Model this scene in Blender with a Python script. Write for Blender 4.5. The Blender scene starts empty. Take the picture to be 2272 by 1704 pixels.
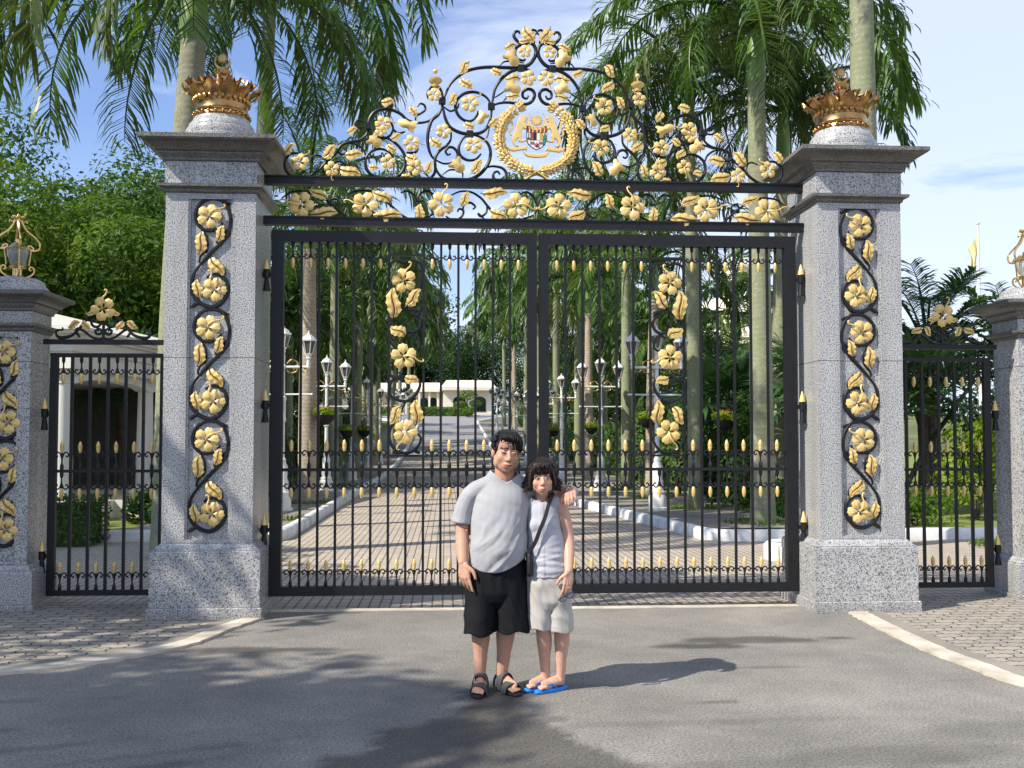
import bpy, bmesh, math, random
from mathutils import Vector, Matrix, noise as mnoise
PI = math.pi
rad = math.radians
V = Vector
SC = bpy.context.scene
COL = SC.collection
rnd = random.Random(7)

# ------------------------------------------------------------------ camera
FPX = 2272.0; CX = 1136.0; CY = 852 + 29.4
YAW = rad(3.69); TH = rad(2.36)
CAM = V((-.916, -10.19, 1.67))
CR = V((math.cos(YAW), -math.sin(YAW), 0))
CF = V((math.sin(YAW)*math.cos(TH), math.cos(YAW)*math.cos(TH), math.sin(TH)))
CU = V((-math.sin(YAW)*math.sin(TH), -math.cos(YAW)*math.sin(TH), math.cos(TH)))
cd = bpy.data.cameras.new('camera'); co = bpy.data.objects.new('camera', cd); COL.objects.link(co)
co.location = CAM; co.rotation_euler = (PI/2 + TH, 0, -YAW)
cd.sensor_width = 36; cd.lens = 36; cd.shift_y = 29.4/2272; cd.clip_end = 4000; cd.clip_start = .05
SC.camera = co

def survey(px, py, Y):            # where a sight line meets the upright plane y = Y (used to measure real positions)
    d = CR*((px-CX)/FPX) + CU*(-(py-CY)/FPX) + CF
    return CAM + d*((Y-CAM.y)/d.y)

# ------------------------------------------------------------------ objects
def tag(o, label=None, cat=None, group=None, kind=None):
    if label: o['label'] = label
    if cat: o['category'] = cat
    if group: o['group'] = group
    if kind: o['kind'] = kind
    return o
def empty(name, loc=(0,0,0), rz=0, **k):
    o = bpy.data.objects.new(name, None); COL.objects.link(o)
    o.location = loc; o.rotation_euler = (0,0,rz); o.empty_display_size = .1
    return tag(o, **k)
def link(name, me, parent=None, loc=(0,0,0), rot=(0,0,0), sc=(1,1,1), **k):
    o = bpy.data.objects.new(name, me); COL.objects.link(o)
    o.parent = parent; o.location = loc; o.rotation_euler = rot; o.scale = sc
    return tag(o, **k)

from mathutils.geometry import tessellate_polygon
def tess(poly): return tessellate_polygon([[V((p[0],p[1],0)) for p in poly]])
class MB:
    def __init__(s): s.v = []; s.f = []; s.m = []; s.c = None
    def add(s, vs, fs, mi=0):
        b = len(s.v); s.v += [tuple(p) for p in vs]
        s.f += [tuple(i+b for i in f) for f in fs]; s.m += [mi]*len(fs)
    def box(s, x0, x1, y0, y1, z0, z1, mi=0, bev=0):
        if bev > 0:
            e = bev
            prof = [(x0+e, y0), (x1-e, y0), (x1, y0+e), (x1, y1-e), (x1-e, y1), (x0+e, y1), (x0, y1-e), (x0, y0+e)]
            s.prism(prof, z0, z1, mi); return
        vs = [(x,y,z) for z in (z0,z1) for y in (y0,y1) for x in (x0,x1)]
        s.add(vs, [(0,2,3,1),(4,5,7,6),(0,1,5,4),(2,6,7,3),(0,4,6,2),(1,3,7,5)], mi)
    def prism(s, poly, z0, z1, mi=0):          # poly in xy, extruded in z
        n = len(poly)
        vs = [(x,y,z0) for x,y in poly] + [(x,y,z1) for x,y in poly]
        fs = [tuple(range(n-1,-1,-1)), tuple(range(n,2*n))] + [(i,(i+1)%n,(i+1)%n+n,i+n) for i in range(n)]
        s.add(vs, fs, mi)
    def plate(s, poly, y0, y1, mi=0, bev=0):   # poly in xz, extruded in y (front y0); bevelled front edge
        n = len(poly)
        cx = sum(p[0] for p in poly)/n; cz = sum(p[1] for p in poly)/n
        if bev:
            ins = []
            for i in range(n):
                a = V(poly[i-1]); b = V(poly[i]); c = V(poly[(i+1)%n])
                t = (c-a); t = t.normalized() if t.length > 1e-9 else V((1,0))
                nr = V((-t.y, t.x)); ins.append(b + nr*bev)
            ar = sum(poly[i][0]*poly[(i+1)%n][1]-poly[(i+1)%n][0]*poly[i][1] for i in range(n))
            if ar < 0: ins = [V(poly[i])*2-ins[i] for i in range(n)]
            vs = [(x,y1,z) for x,z in poly]+[(x,y0+bev,z) for x,z in poly]+[(p.x,y0,p.y) for p in ins]
            tri = tess(poly); fs = [tuple(t) for t in tri] + [tuple(2*n+q for q in t) for t in tri]
            for k in (0,n): fs += [(i+k,(i+1)%n+k,(i+1)%n+n+k,i+n+k) for i in range(n)]
        else:
            vs = [(x,y1,z) for x,z in poly]+[(x,y0,z) for x,z in poly]
            tri = tess(poly); fs = [tuple(t) for t in tri] + [tuple(n+q for q in t) for t in tri]+[(i,(i+1)%n,(i+1)%n+n,i+n) for i in range(n)]
        s.add(vs, fs, mi)
    def loft(s, rings, mi=0, cap=True, closed=True):
        n = len(rings[0]); vs = [p for r in rings for p in r]; fs = []
        for k in range(len(rings)-1):
            for i in range(n if closed else n-1):
                j = (i+1) % n
                fs.append((k*n+i, k*n+j, (k+1)*n+j, (k+1)*n+i))
        if cap and closed:
            fs.append(tuple(range(n-1,-1,-1))); fs.append(tuple(range((len(rings)-1)*n, len(rings)*n)))
        s.add(vs, fs, mi)
    def lathe(s, prof, n=16, c=(0,0,0), mi=0, cap=True):
        s.loft([[(c[0]+r*math.cos(2*PI*i/n), c[1]+r*math.sin(2*PI*i/n), c[2]+z) for i in range(n)] for r,z in prof], mi, cap)
    def square(s, prof, c=(0,0,0), mi=0):
        s.loft([[(c[0]-h,c[1]-h,c[2]+z),(c[0]+h,c[1]-h,c[2]+z),(c[0]+h,c[1]+h,c[2]+z),(c[0]-h,c[1]+h,c[2]+z)] for h,z in prof], mi)
    def tube(s, pts, r, n=6, mi=0, flat=1.0):
        pts = [V(p) for p in pts]; m = len(pts)
        rs = r if isinstance(r, (list,tuple)) else [r]*m
        up = None; rings = []
        for i,p in enumerate(pts):
            t = pts[min(i+1,m-1)] - pts[max(i-1,0)]
            t = t.normalized() if t.length > 1e-9 else V((0,0,1))
            if up is None:
                up = V((0,1,0)) if abs(t.y) < .9 else V((1,0,0))
            u = up - t*up.dot(t)
            u = u.normalized() if u.length > 1e-6 else t.orthogonal().normalized()
            up = u; w = t.cross(u)
            rings.append([p + u*(rs[i]*flat*math.cos(2*PI*k/n+PI/n)) + w*(rs[i]*math.sin(2*PI*k/n+PI/n)) for k in range(n)])
        s.loft(rings, mi)
    def ball(s, c, r, n=10, mi=0, sz=None):
        sz = sz or (1,1,1); m = max(4, n//2+1); rings = []
        for k in range(m+1):
            a = -PI/2 + PI*k/m; q = max(math.cos(a), .01)
            rings.append([(c[0]+r*sz[0]*q*math.cos(2*PI*i/n), c[1]+r*sz[1]*q*math.sin(2*PI*i/n), c[2]+r*sz[2]*math.sin(a)) for i in range(n)])
        s.loft(rings, mi)
    def mesh(s, name, mats, smooth=40):
        me = bpy.data.meshes.new(name); me.from_pydata(s.v, [], s.f)
        for m in (mats if isinstance(mats,(list,tuple)) else [mats]): me.materials.append(m)
        me.polygons.foreach_set('material_index', s.m)
        if smooth:
            me.polygons.foreach_set('use_smooth', [True]*len(me.polygons))
            me.set_sharp_from_angle(angle=rad(smooth))
        me.update(); return me
    def build(s, name, mats, parent=None, smooth=40, **k):
        loc = k.pop('loc',(0,0,0)); rot = k.pop('rot',(0,0,0)); sc = k.pop('sc',(1,1,1))
        return link(name, s.mesh(name, mats, smooth), parent, loc, rot, sc, **k)

def fixn(me):
    bm = bmesh.new(); bm.from_mesh(me); bmesh.ops.recalc_face_normals(bm, faces=bm.faces[:]); bm.to_mesh(me); bm.free()
    return me

def spline(pts, sub=5, closed=False):
    P = [V(p) for p in pts]; n = len(P); out = []
    rng = range(n if closed else n-1)
    for i in rng:
        if closed: a,b,c,d = P[(i-1)%n],P[i],P[(i+1)%n],P[(i+2)%n]
        else: a,b,c,d = P[max(i-1,0)],P[i],P[i+1],P[min(i+2,n-1)]
        for k in range(sub):
            t = k/sub
            out.append(.5*((2*b)+(c-a)*t+(2*a-5*b+4*c-d)*t*t+(3*b-a-3*c+d)*t**3))
    if not closed: out.append(P[-1])
    return out

# ------------------------------------------------------------------ materials
def new_mat(name):
    m = bpy.data.materials.new(name); m.use_nodes = True
    nt = m.node_tree; b = nt.nodes['Principled BSDF']
    return m, nt, b
def nd(nt, t, **k):
    n = nt.nodes.new(t)
    for a,v in k.items():
        if a in n.inputs.keys(): n.inputs[a].default_value = v
        else: setattr(n, a, v)
    return n
def ramp(nt, fac, stops):
    r = nt.nodes.new('ShaderNodeValToRGB'); nt.links.new(fac, r.inputs[0]); e = r.color_ramp.elements
    while len(e) > 1: e.remove(e[-1])
    e[0].position = stops[0][0]; e[0].color = (*stops[0][1],1) if len(stops[0][1])==3 else stops[0][1]
    for p,c in stops[1:]:
        q = e.new(p); q.color = (*c,1) if len(c)==3 else c
    return r.outputs[0]
def coord(nt, kind='Object', scale=None):
    t = nt.nodes.new('ShaderNodeTexCoord'); o = t.outputs[kind]
    if scale:
        mp = nt.nodes.new('ShaderNodeMapping'); nt.links.new(o, mp.inputs[0]); mp.inputs['Scale'].default_value = scale; o = mp.outputs[0]
    return o
def noise(nt, vec, scale, detail=3, rough=.55, out=0, dist=0):
    n = nt.nodes.new('ShaderNodeTexNoise'); nt.links.new(vec, n.inputs['Vector'])
    n.inputs['Scale'].default_value = scale; n.inputs['Detail'].default_value = detail; n.inputs['Roughness'].default_value = rough
    n.inputs['Distortion'].default_value = dist
    return n.outputs[out]
def mix(nt, fac, a, b, typ='MIX'):
    n = nt.nodes.new('ShaderNodeMix'); n.data_type = 'RGBA'; n.blend_type = typ
    for s,v in ((0,fac),(6,a),(7,b)):
        if isinstance(v, bpy.types.NodeSocket): nt.links.new(v, n.inputs[s])
        else: n.inputs[s].default_value = v if s == 0 else ((*v,1) if len(v)==3 else v)
    return n.outputs[2]
def bump(nt, b, h, strength=.3, dist=.01):
    n = nt.nodes.new('ShaderNodeBump'); n.inputs['Strength'].default_value = strength; n.inputs['Distance'].default_value = dist
    nt.links.new(h, n.inputs['Height']); nt.links.new(n.outputs[0], b.inputs['Normal'])
def simple(name, c1, c2=None, scale=6, rough=.5, metal=0, spec=.5, bmp=0, detail=4, kind='Object', sv=None):
    m, nt, b = new_mat(name)
    b.inputs['Roughness'].default_value = rough; b.inputs['Metallic'].default_value = metal
    b.inputs['Specular IOR Level'].default_value = spec
    if c2 is None: c2 = tuple(x*.8 for x in c1)
    v = coord(nt, kind, sv); f = noise(nt, v, scale, detail)
    nt.links.new(ramp(nt, f, [(.3,c2),(.7,c1)]), b.inputs['Base Color'])
    if bmp: bump(nt, b, f, bmp)
    return m
def foliage(name, dark, light, trans=.25, scale=.8, rough=.58, spec=.22):
    m, nt, b = new_mat(name)
    v = coord(nt, 'Object'); f = noise(nt, v, scale, 4, .7)
    oi = nt.nodes.new('ShaderNodeObjectInfo')
    ad = nt.nodes.new('ShaderNodeMath'); ad.operation = 'MULTIPLY_ADD'; nt.links.new(oi.outputs['Random'], ad.inputs[0]); ad.inputs[1].default_value = .24
    ad.inputs[2].default_value = -.12
    a2 = nt.nodes.new('ShaderNodeMath'); nt.links.new(f, a2.inputs[0]); nt.links.new(ad.outputs[0], a2.inputs[1])
    c = ramp(nt, a2.outputs[0], [(.3,dark),(.72,light)])
    nt.links.new(c, b.inputs['Base Color']); b.inputs['Roughness'].default_value = rough; b.inputs['Specular IOR Level'].default_value = spec
    tr = nt.nodes.new('ShaderNodeBsdfTranslucent')
    tc = mix(nt, .5, c, (light[0]*1.5, light[1]*1.6, light[2]*.5), 'MIX'); nt.links.new(tc, tr.inputs[0])
    ms = nt.nodes.new('ShaderNodeMixShader'); ms.inputs[0].default_value = trans
    nt.links.new(b.outputs[0], ms.inputs[1]); nt.links.new(tr.outputs[0], ms.inputs[2])
    nt.links.new(ms.outputs[0], nt.nodes['Material Output'].inputs[0])
    return m

def granite(name, light, mid, dark, rough):
    m, nt, b = new_mat(name); v = coord(nt)
    n1 = noise(nt, v, 88, 2, .65); n2 = noise(nt, v, 190, 1, .5); n3 = noise(nt, v, 2.2, 3, .6)
    sp = ramp(nt, n1, [(.37,dark),(.46,mid),(.54,light)])
    sp2 = ramp(nt, n2, [(.34,(.42,.42,.44)),(.48,(1,1,1))])
    c = mix(nt, .75, sp, sp2, 'MULTIPLY')
    big = ramp(nt, n3, [(.3,(.86,.87,.9)),(.7,(1,1,.99))])
    c = mix(nt, 1, c, big, 'MULTIPLY')
    # rain streaks and the joint between the shaft blocks
    st = noise(nt, coord(nt, 'Object', (7,7,.35)), 1.0, 4, .6)
    c = mix(nt, .55, c, ramp(nt, st, [(.32,(.70,.69,.66)),(.55,(1,1,1))]), 'MULTIPLY')
    sz = nt.nodes.new('ShaderNodeSeparateXYZ'); nt.links.new(v, sz.inputs[0])
    d = nt.nodes.new('ShaderNodeMath'); d.operation = 'COMPARE'; nt.links.new(sz.outputs[2], d.inputs[0]); d.inputs[1].default_value = 2.44; d.inputs[2].default_value = .004
    c = mix(nt, d.outputs[0], c, (.10,.10,.10))
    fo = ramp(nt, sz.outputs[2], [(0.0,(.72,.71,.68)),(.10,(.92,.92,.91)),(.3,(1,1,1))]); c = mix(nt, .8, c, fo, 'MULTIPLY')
    nt.links.new(c, b.inputs['Base Color']); b.inputs['Roughness'].default_value = rough
    return m
MAT = {}
MAT['granite'] = granite('granite', (.57,.565,.55), (.36,.355,.35), (.10,.10,.105), .26)
MAT['granite_dark'] = granite('granite_moulding', (.22,.21,.19), (.135,.13,.12), (.05,.05,.05), .35)
MAT['iron'] = simple('black_painted_iron', (.011,.0115,.013), (.007,.0075,.009), 14, .42, 0, .35, .08)
MAT['gold'] = simple('gold_paint', (.85,.62,.24), (.70,.47,.15), 9, .36, .22, .5, .06)
MAT['crown_gold'] = simple('polished_gilt', (.56,.34,.13), (.30,.16,.06), 14, .26, 1, .5)
MAT['brass'] = simple('brass', (.80,.58,.25), (.6,.38,.12), 8, .22, .9, .5)
MAT['white_paint'] = simple('white_paint', (.80,.79,.75), (.66,.65,.60), 5, .45, 0, .4)
MAT['kerb_white'] = simple('whitewashed_kerb', (.82,.82,.81), (.50,.50,.48), 2.6, .7, 0, .2, .1, 7)
m = MAT['kerb_white']; nt = m.node_tree; b = nt.nodes['Principled BSDF']; src = b.inputs['Base Color'].links[0].from_socket
sp = nt.nodes.new('ShaderNodeSeparateXYZ'); nt.links.new(coord(nt), sp.inputs[0])
pp = nt.nodes.new('ShaderNodeMath'); pp.operation = 'PINGPONG'; nt.links.new(sp.outputs[1], pp.inputs[0]); pp.inputs[1].default_value = .45
nt.links.new(mix(nt, 1, src, ramp(nt, pp.outputs[0], [(.010,(.45,.44,.42)),(.022,(1,1,1))]), 'MULTIPLY'), b.inputs['Base Color'])
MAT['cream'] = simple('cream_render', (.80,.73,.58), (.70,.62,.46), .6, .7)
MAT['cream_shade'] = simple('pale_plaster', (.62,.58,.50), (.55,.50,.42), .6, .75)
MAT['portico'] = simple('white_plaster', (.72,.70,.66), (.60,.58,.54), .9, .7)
MAT['dark_void'] = simple('dark_opening', (.03,.03,.03), (.02,.02,.02), 2, .6)
MAT['dark_glass'] = simple('dark_glass', (.02,.025,.03), (.015,.018,.02), 2, .1)
MAT['lens_glass'] = simple('smoked_lantern_glass', (.16,.14,.12), (.10,.09,.08), 4, .15, 0, .6)
def glass(name, col, rough=.03, a=.35):
    m, nt, b = new_mat(name)
    b.inputs['Base Color'].default_value = (*col,1); b.inputs['Roughness'].default_value = rough
    b.inputs['Transmission Weight'].default_value = .75; b.inputs['IOR'].default_value = 1.3
    return m
MAT['clear_glass'] = glass('lantern_glass', (.95,.95,.95), .05)
MAT['palm_leaf'] = foliage('palm_leaf', (.028,.074,.015), (.125,.215,.042), .3, .9, .42, .42)
MAT['palm_leaf_dry'] = foliage('olive_palm_leaf', (.038,.068,.018), (.125,.165,.042), .2, .9, .45, .4)
MAT['fan_leaf'] = foliage('fan_palm_leaf', (.025,.070,.028), (.085,.165,.055), .25, 1.2, .4, .42)
MAT['leaf_bright'] = foliage('bright_leaf', (.045,.105,.012), (.165,.255,.03), .38, .5)
MAT['leaf_mid'] = foliage('mid_leaf', (.024,.066,.014), (.085,.160,.032), .25, .3)
MAT['leaf_dark'] = foliage('dark_leaf', (.016,.046,.014), (.055,.110,.03), .2, .3)
MAT['leaf_lime'] = foliage('lime_leaf', (.10,.18,.01), (.26,.36,.03), .35, .8)
MAT['hedge'] = foliage('hedge_leaf', (.026,.068,.012), (.085,.155,.028), .2, 1.2)
MAT['bark'] = simple('bark', (.14,.11,.085), (.07,.055,.04), 7, .9, 0, .2, .4)
MAT['soil'] = simple('soil', (.10,.075,.05), (.05,.04,.028), 5, .95, 0, .1, .3)
MAT['basket'] = simple('coir_basket', (.022,.020,.018), (.012,.011,.010), 12, .9)
MAT['petal_red'] = simple('red_petals', (.55,.06,.05), (.45,.18,.04), 20, .6)
MAT['flag_yellow'] = simple('yellow_cloth', (.80,.70,.34), (.72,.60,.25), 3, .8)

def trunk_mat(name, c1, c2, lichen, amt, ringk=26):
    m, nt, b = new_mat(name); v = coord(nt)
    w = nt.nodes.new('ShaderNodeTexWave'); w.bands_direction = 'Z'; nt.links.new(v, w.inputs['Vector'])
    w.inputs['Scale'].default_value = ringk/8; w.inputs['Distortion'].default_value = 3.5; w.inputs['Detail'].default_value = 3; w.inputs['Detail Scale'].default_value = 1.6
    f = noise(nt, v, 5, 5, .7); g = noise(nt, v, 1.1, 3, .6); k = noise(nt, v, 22, 3, .7)
    c = ramp(nt, f, [(.3,c2),(.7,c1)])
    lc = ramp(nt, g, [(.5-amt*.3,(0,0,0)),(.62,(amt,amt,amt))])
    c = mix(nt, lc, c, lichen)
    sp = ramp(nt, k, [(.55,(0,0,0)),(.72,(.6,.6,.6))])
    c = mix(nt, sp, c, tuple(min(1,x*1.7) for x in c1))
    rg = ramp(nt, w.outputs['Fac'], [(.02,(.62,.58,.54)),(.22,(1,1,1))])
    c = mix(nt, .70-amt*.75, c, rg, 'MULTIPLY')
    nt.links.new(c, b.inputs['Base Color']); b.inputs['Roughness'].default_value = .85; b.inputs['Specular IOR Level'].default_value = .2
    bump(nt, b, w.outputs['Fac'], .12, .015)
    return m
MAT['trunk_pale'] = trunk_mat('palm_trunk_pale', (.46,.38,.29), (.30,.24,.18), (.24,.25,.15), .25)
MAT['trunk_green'] = trunk_mat('palm_trunk_lichen', (.31,.285,.225), (.18,.165,.125), (.22,.26,.13), .75)
MAT['crownshaft'] = simple('green_crownshaft', (.17,.27,.06), (.10,.19,.035), 2.2, .35, 0, .5)
# ------------------------------------------------------------------ sky, sun, exposure
SUN_EL = rad(43)
# light travels towards camera-right and away from the camera
hd = (CR*.855 + V((CF.x,CF.y,0)).normalized()*.518).normalized()
SUND = V((hd.x*math.cos(SUN_EL), hd.y*math.cos(SUN_EL), -math.sin(SUN_EL)))
sl = bpy.data.lights.new('sun', 'SUN'); so = bpy.data.objects.new('sun', sl); COL.objects.link(so)
so.rotation_euler = SUND.to_track_quat('-Z','Y').to_euler(); so.location = (-20,-20,30)
sl.energy = 4.9; sl.angle = rad(.53); sl.color = (1,.93,.82)
W = bpy.data.worlds.new('World'); SC.world = W; W.use_nodes = True
nt = W.node_tree; bg = nt.nodes['Background']
sky = nt.nodes.new('ShaderNodeTexSky'); sky.sky_type = 'NISHITA'; sky.sun_disc = False
sky.sun_elevation = SUN_EL
tosun = -SUND; sky.sun_rotation = math.atan2(tosun.x, tosun.y)
sky.air_density = 1.0; sky.dust_density = 1.4; sky.ozone_density = 2.5; sky.altitude = 50
tc = nt.nodes.new('ShaderNodeTexCoord')
sep = nt.nodes.new('ShaderNodeSeparateXYZ'); nt.links.new(tc.outputs['Generated'], sep.inputs[0])
# thin high cloud: project the view direction on a flat layer
mx = nt.nodes.new('ShaderNodeMath'); mx.operation = 'MAXIMUM'; nt.links.new(sep.outputs[2], mx.inputs[0]); mx.inputs[1].default_value = .04
ad = nt.nodes.new('ShaderNodeMath'); nt.links.new(mx.outputs[0], ad.inputs[0]); ad.inputs[1].default_value = .12
dv = []
for i in (0,1):
    d = nt.nodes.new('ShaderNodeMath'); d.operation = 'DIVIDE'; nt.links.new(sep.outputs[i], d.inputs[0]); nt.links.new(ad.outputs[0], d.inputs[1]); dv.append(d)
cb = nt.nodes.new('ShaderNodeCombineXYZ'); nt.links.new(dv[0].outputs[0], cb.inputs[0]); nt.links.new(dv[1].outputs[0], cb.inputs[1])
cn = noise(nt, cb.outputs[0], 1.5, 6, .6, 0, .6)
cn2 = noise(nt, cb.outputs[0], .32, 2, .5)
am = nt.nodes.new('ShaderNodeMath'); am.operation = 'MULTIPLY_ADD'; nt.links.new(cn2, am.inputs[0]); am.inputs[1].default_value = .8; nt.links.new(cn, am.inputs[2])
# more cloud to the right of the gate (world +x) and low down
a3 = nt.nodes.new('ShaderNodeMath'); a3.operation = 'MULTIPLY_ADD'; nt.links.new(sep.outputs[0], a3.inputs[0]); a3.inputs[1].default_value = .42; nt.links.new(am.outputs[0], a3.inputs[2])
cf = ramp(nt, a3.outputs[0], [(.84,(0,0,0)),(1.06,(.6,.6,.6)),])
lowf = ramp(nt, sep.outputs[2], [(0.02,(.70,.70,.70)),(.14,(.34,.34,.34)),(.28,(.12,.12,.12)),(.5,(.09,.09,.09))])
fm = mix(nt, 1, cf, lowf, 'SCREEN')
skyb = mix(nt, 1, sky.outputs[0], (.90,1.15,1.52), 'MULTIPLY')
fin = mix(nt, fm, skyb, (7.7,8.2,9.3))
nt.links.new(fin, bg.inputs[0]); bg.inputs[1].default_value = .10
SC.view_settings.view_transform = 'Standard'; SC.view_settings.look = 'None'
SC.view_settings.exposure = .47; SC.view_settings.gamma = 1
SC.cycles.use_adaptive_sampling = True
SC.cycles.max_bounces = 6; SC.cycles.transparent_max_bounces = 6; SC.cycles.caustics_reflective = False; SC.cycles.caustics_refractive = False
SC.cycles.use_denoising = True

# ------------------------------------------------------------------ terrain and paving
def zat(y):                      # the driveway climbs beyond y = 30
    if y < 30: return 0.
    if y < 65: return .001*(y-30)**2
    if y < 115: return 1.225 + .07*(y-65)
    return 4.725
def axis(a, b, fine, coarse, lo, hi):
    out = []; x = a
    while x < b:
        out.append(x); x += fine if lo <= x < hi else coarse
    out.append(b); return out
def sheet(name, xs, ys, dz, m, edge=None, attr=None, **k):
    mb = MB(); nx = len(xs); pts = []
    for y in ys:
        for x in xs:
            X = edge(x, y) if edge else x
            pts.append((X, y, zat(y)+dz))
    fs = [(j*nx+i, j*nx+i+1, (j+1)*nx+i+1, (j+1)*nx+i) for j in range(len(ys)-1) for i in range(nx-1)]
    mb.add(pts, fs); me = mb.mesh(name, m, 0)
    if attr:
        a = me.attributes.new('wet','FLOAT','POINT'); a.data.foreach_set('value', [attr(p[0],p[1]) for p in pts])
    return link(name, me, **k)

# ground
m, nt, b = new_mat('grass_ground'); v = coord(nt)
n1 = noise(nt, v, .35, 4, .6); n2 = noise(nt, v, 9, 4, .7)
c = ramp(nt, n1, [(.35,(.055,.075,.02)),(.55,(.13,.15,.04)),(.72,(.20,.17,.075))])
c = mix(nt, .6, c, ramp(nt, n2, [(.3,(.4,.4,.4)),(.7,(1.2,1.2,1.1))]), 'MULTIPLY')
nt.links.new(c, b.inputs['Base Color']); b.inputs['Roughness'].default_value = .95; bump(nt, b, n2, .6, .04)
MAT['grass_ground'] = m
xs = [-900,-400,-200,-100,-60,-40,-30,-20,-10,0,10,20,30,40,60,100,200,400,900]
ys = [-300,-120,-60,-30,-15,-6,0,5,10,20,30,34,38,42,46,50,60,70,80,90,100,110,120,130,140,160,180,200,260,400,900]
sheet('ground', xs, ys, -.02, MAT['grass_ground'], kind='structure')

# asphalt forecourt with wet patch and old stains
def blob(x, y, cx, cy, rx, ry, rot=0):
    dx = x-cx; dy = y-cy; c = math.cos(rot); s = math.sin(rot)
    return ((dx*c+dy*s)/rx)**2 + ((-dx*s+dy*c)/ry)**2
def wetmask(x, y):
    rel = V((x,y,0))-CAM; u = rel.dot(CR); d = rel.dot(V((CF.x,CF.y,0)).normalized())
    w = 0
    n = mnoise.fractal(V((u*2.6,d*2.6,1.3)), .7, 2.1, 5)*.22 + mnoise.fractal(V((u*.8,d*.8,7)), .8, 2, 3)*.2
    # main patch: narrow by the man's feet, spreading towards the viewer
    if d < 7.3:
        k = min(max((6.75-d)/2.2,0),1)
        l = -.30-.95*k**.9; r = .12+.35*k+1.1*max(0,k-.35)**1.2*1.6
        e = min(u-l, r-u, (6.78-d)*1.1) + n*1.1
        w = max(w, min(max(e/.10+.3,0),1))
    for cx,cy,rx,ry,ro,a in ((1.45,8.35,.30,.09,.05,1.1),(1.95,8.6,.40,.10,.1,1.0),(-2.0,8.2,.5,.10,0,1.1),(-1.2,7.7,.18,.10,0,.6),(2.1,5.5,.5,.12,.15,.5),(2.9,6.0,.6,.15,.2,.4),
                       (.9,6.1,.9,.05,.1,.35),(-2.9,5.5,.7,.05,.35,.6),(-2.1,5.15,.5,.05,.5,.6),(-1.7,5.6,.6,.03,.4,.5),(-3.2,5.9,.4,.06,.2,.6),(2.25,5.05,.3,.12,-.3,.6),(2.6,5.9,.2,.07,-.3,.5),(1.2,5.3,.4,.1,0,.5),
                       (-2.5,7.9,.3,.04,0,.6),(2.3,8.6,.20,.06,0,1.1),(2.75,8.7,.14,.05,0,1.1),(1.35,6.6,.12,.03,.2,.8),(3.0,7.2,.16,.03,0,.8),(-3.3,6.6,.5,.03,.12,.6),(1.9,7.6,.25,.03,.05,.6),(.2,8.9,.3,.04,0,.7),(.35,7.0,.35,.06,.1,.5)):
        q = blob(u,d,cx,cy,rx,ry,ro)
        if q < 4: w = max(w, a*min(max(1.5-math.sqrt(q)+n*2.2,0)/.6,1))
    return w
m, nt, b = new_mat('asphalt'); v = coord(nt)
n1 = noise(nt, v, 160, 2, .7); n2 = noise(nt, v, .7, 5, .6); n3 = noise(nt, v, 60, 3, .6); n4 = noise(nt, v, 5, 4, .6)
c = ramp(nt, n2, [(.3,(.165,.156,.141)),(.7,(.290,.272,.245))])
c = mix(nt, .8, c, ramp(nt, n1, [(.3,(.45,.45,.45)),(.5,(1,1,1)),(.68,(1.5,1.47,1.4))]), 'MULTIPLY')
c = mix(nt, .8, c, ramp(nt, n3, [(.36,(.5,.5,.5)),(.58,(1.25,1.25,1.22))]), 'MULTIPLY')
c = mix(nt, .5, c, ramp(nt, n4, [(.3,(.8,.8,.8)),(.7,(1.1,1.1,1.1))]), 'MULTIPLY')
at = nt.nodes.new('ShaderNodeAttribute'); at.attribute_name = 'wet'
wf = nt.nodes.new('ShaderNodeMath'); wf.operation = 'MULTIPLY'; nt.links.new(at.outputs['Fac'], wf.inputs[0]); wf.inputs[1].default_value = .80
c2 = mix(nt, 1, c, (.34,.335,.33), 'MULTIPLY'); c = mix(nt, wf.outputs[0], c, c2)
nt.links.new(c, b.inputs['Base Color']); b.inputs['Specular IOR Level'].default_value = .3
rr = nt.nodes.new('ShaderNodeMapRange'); nt.links.new(at.outputs['Fac'], rr.inputs[0]); rr.inputs[3].default_value = .9; rr.inputs[4].default_value = .62
nt.links.new(rr.outputs[0], b.inputs['Roughness']); bump(nt, b, n1, .5, .006)
MAT['asphalt'] = m
xs = axis(-60, 60, .06, 4, -7, 7); xs = [x for x in xs]
ys = axis(-60, .02, .06, 4, -8, .1)
xs = [-60,-40,-25,-15,-10] + [-7+.06*i for i in range(234)] + [7.1,10,15,25,40,60]
ys = [-60,-40,-25,-14,-9] + [-7+.06*i for i in range(117)] + [.02]
sheet('road', xs, ys, 0, MAT['asphalt'], attr=wetmask, kind='structure')

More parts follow.
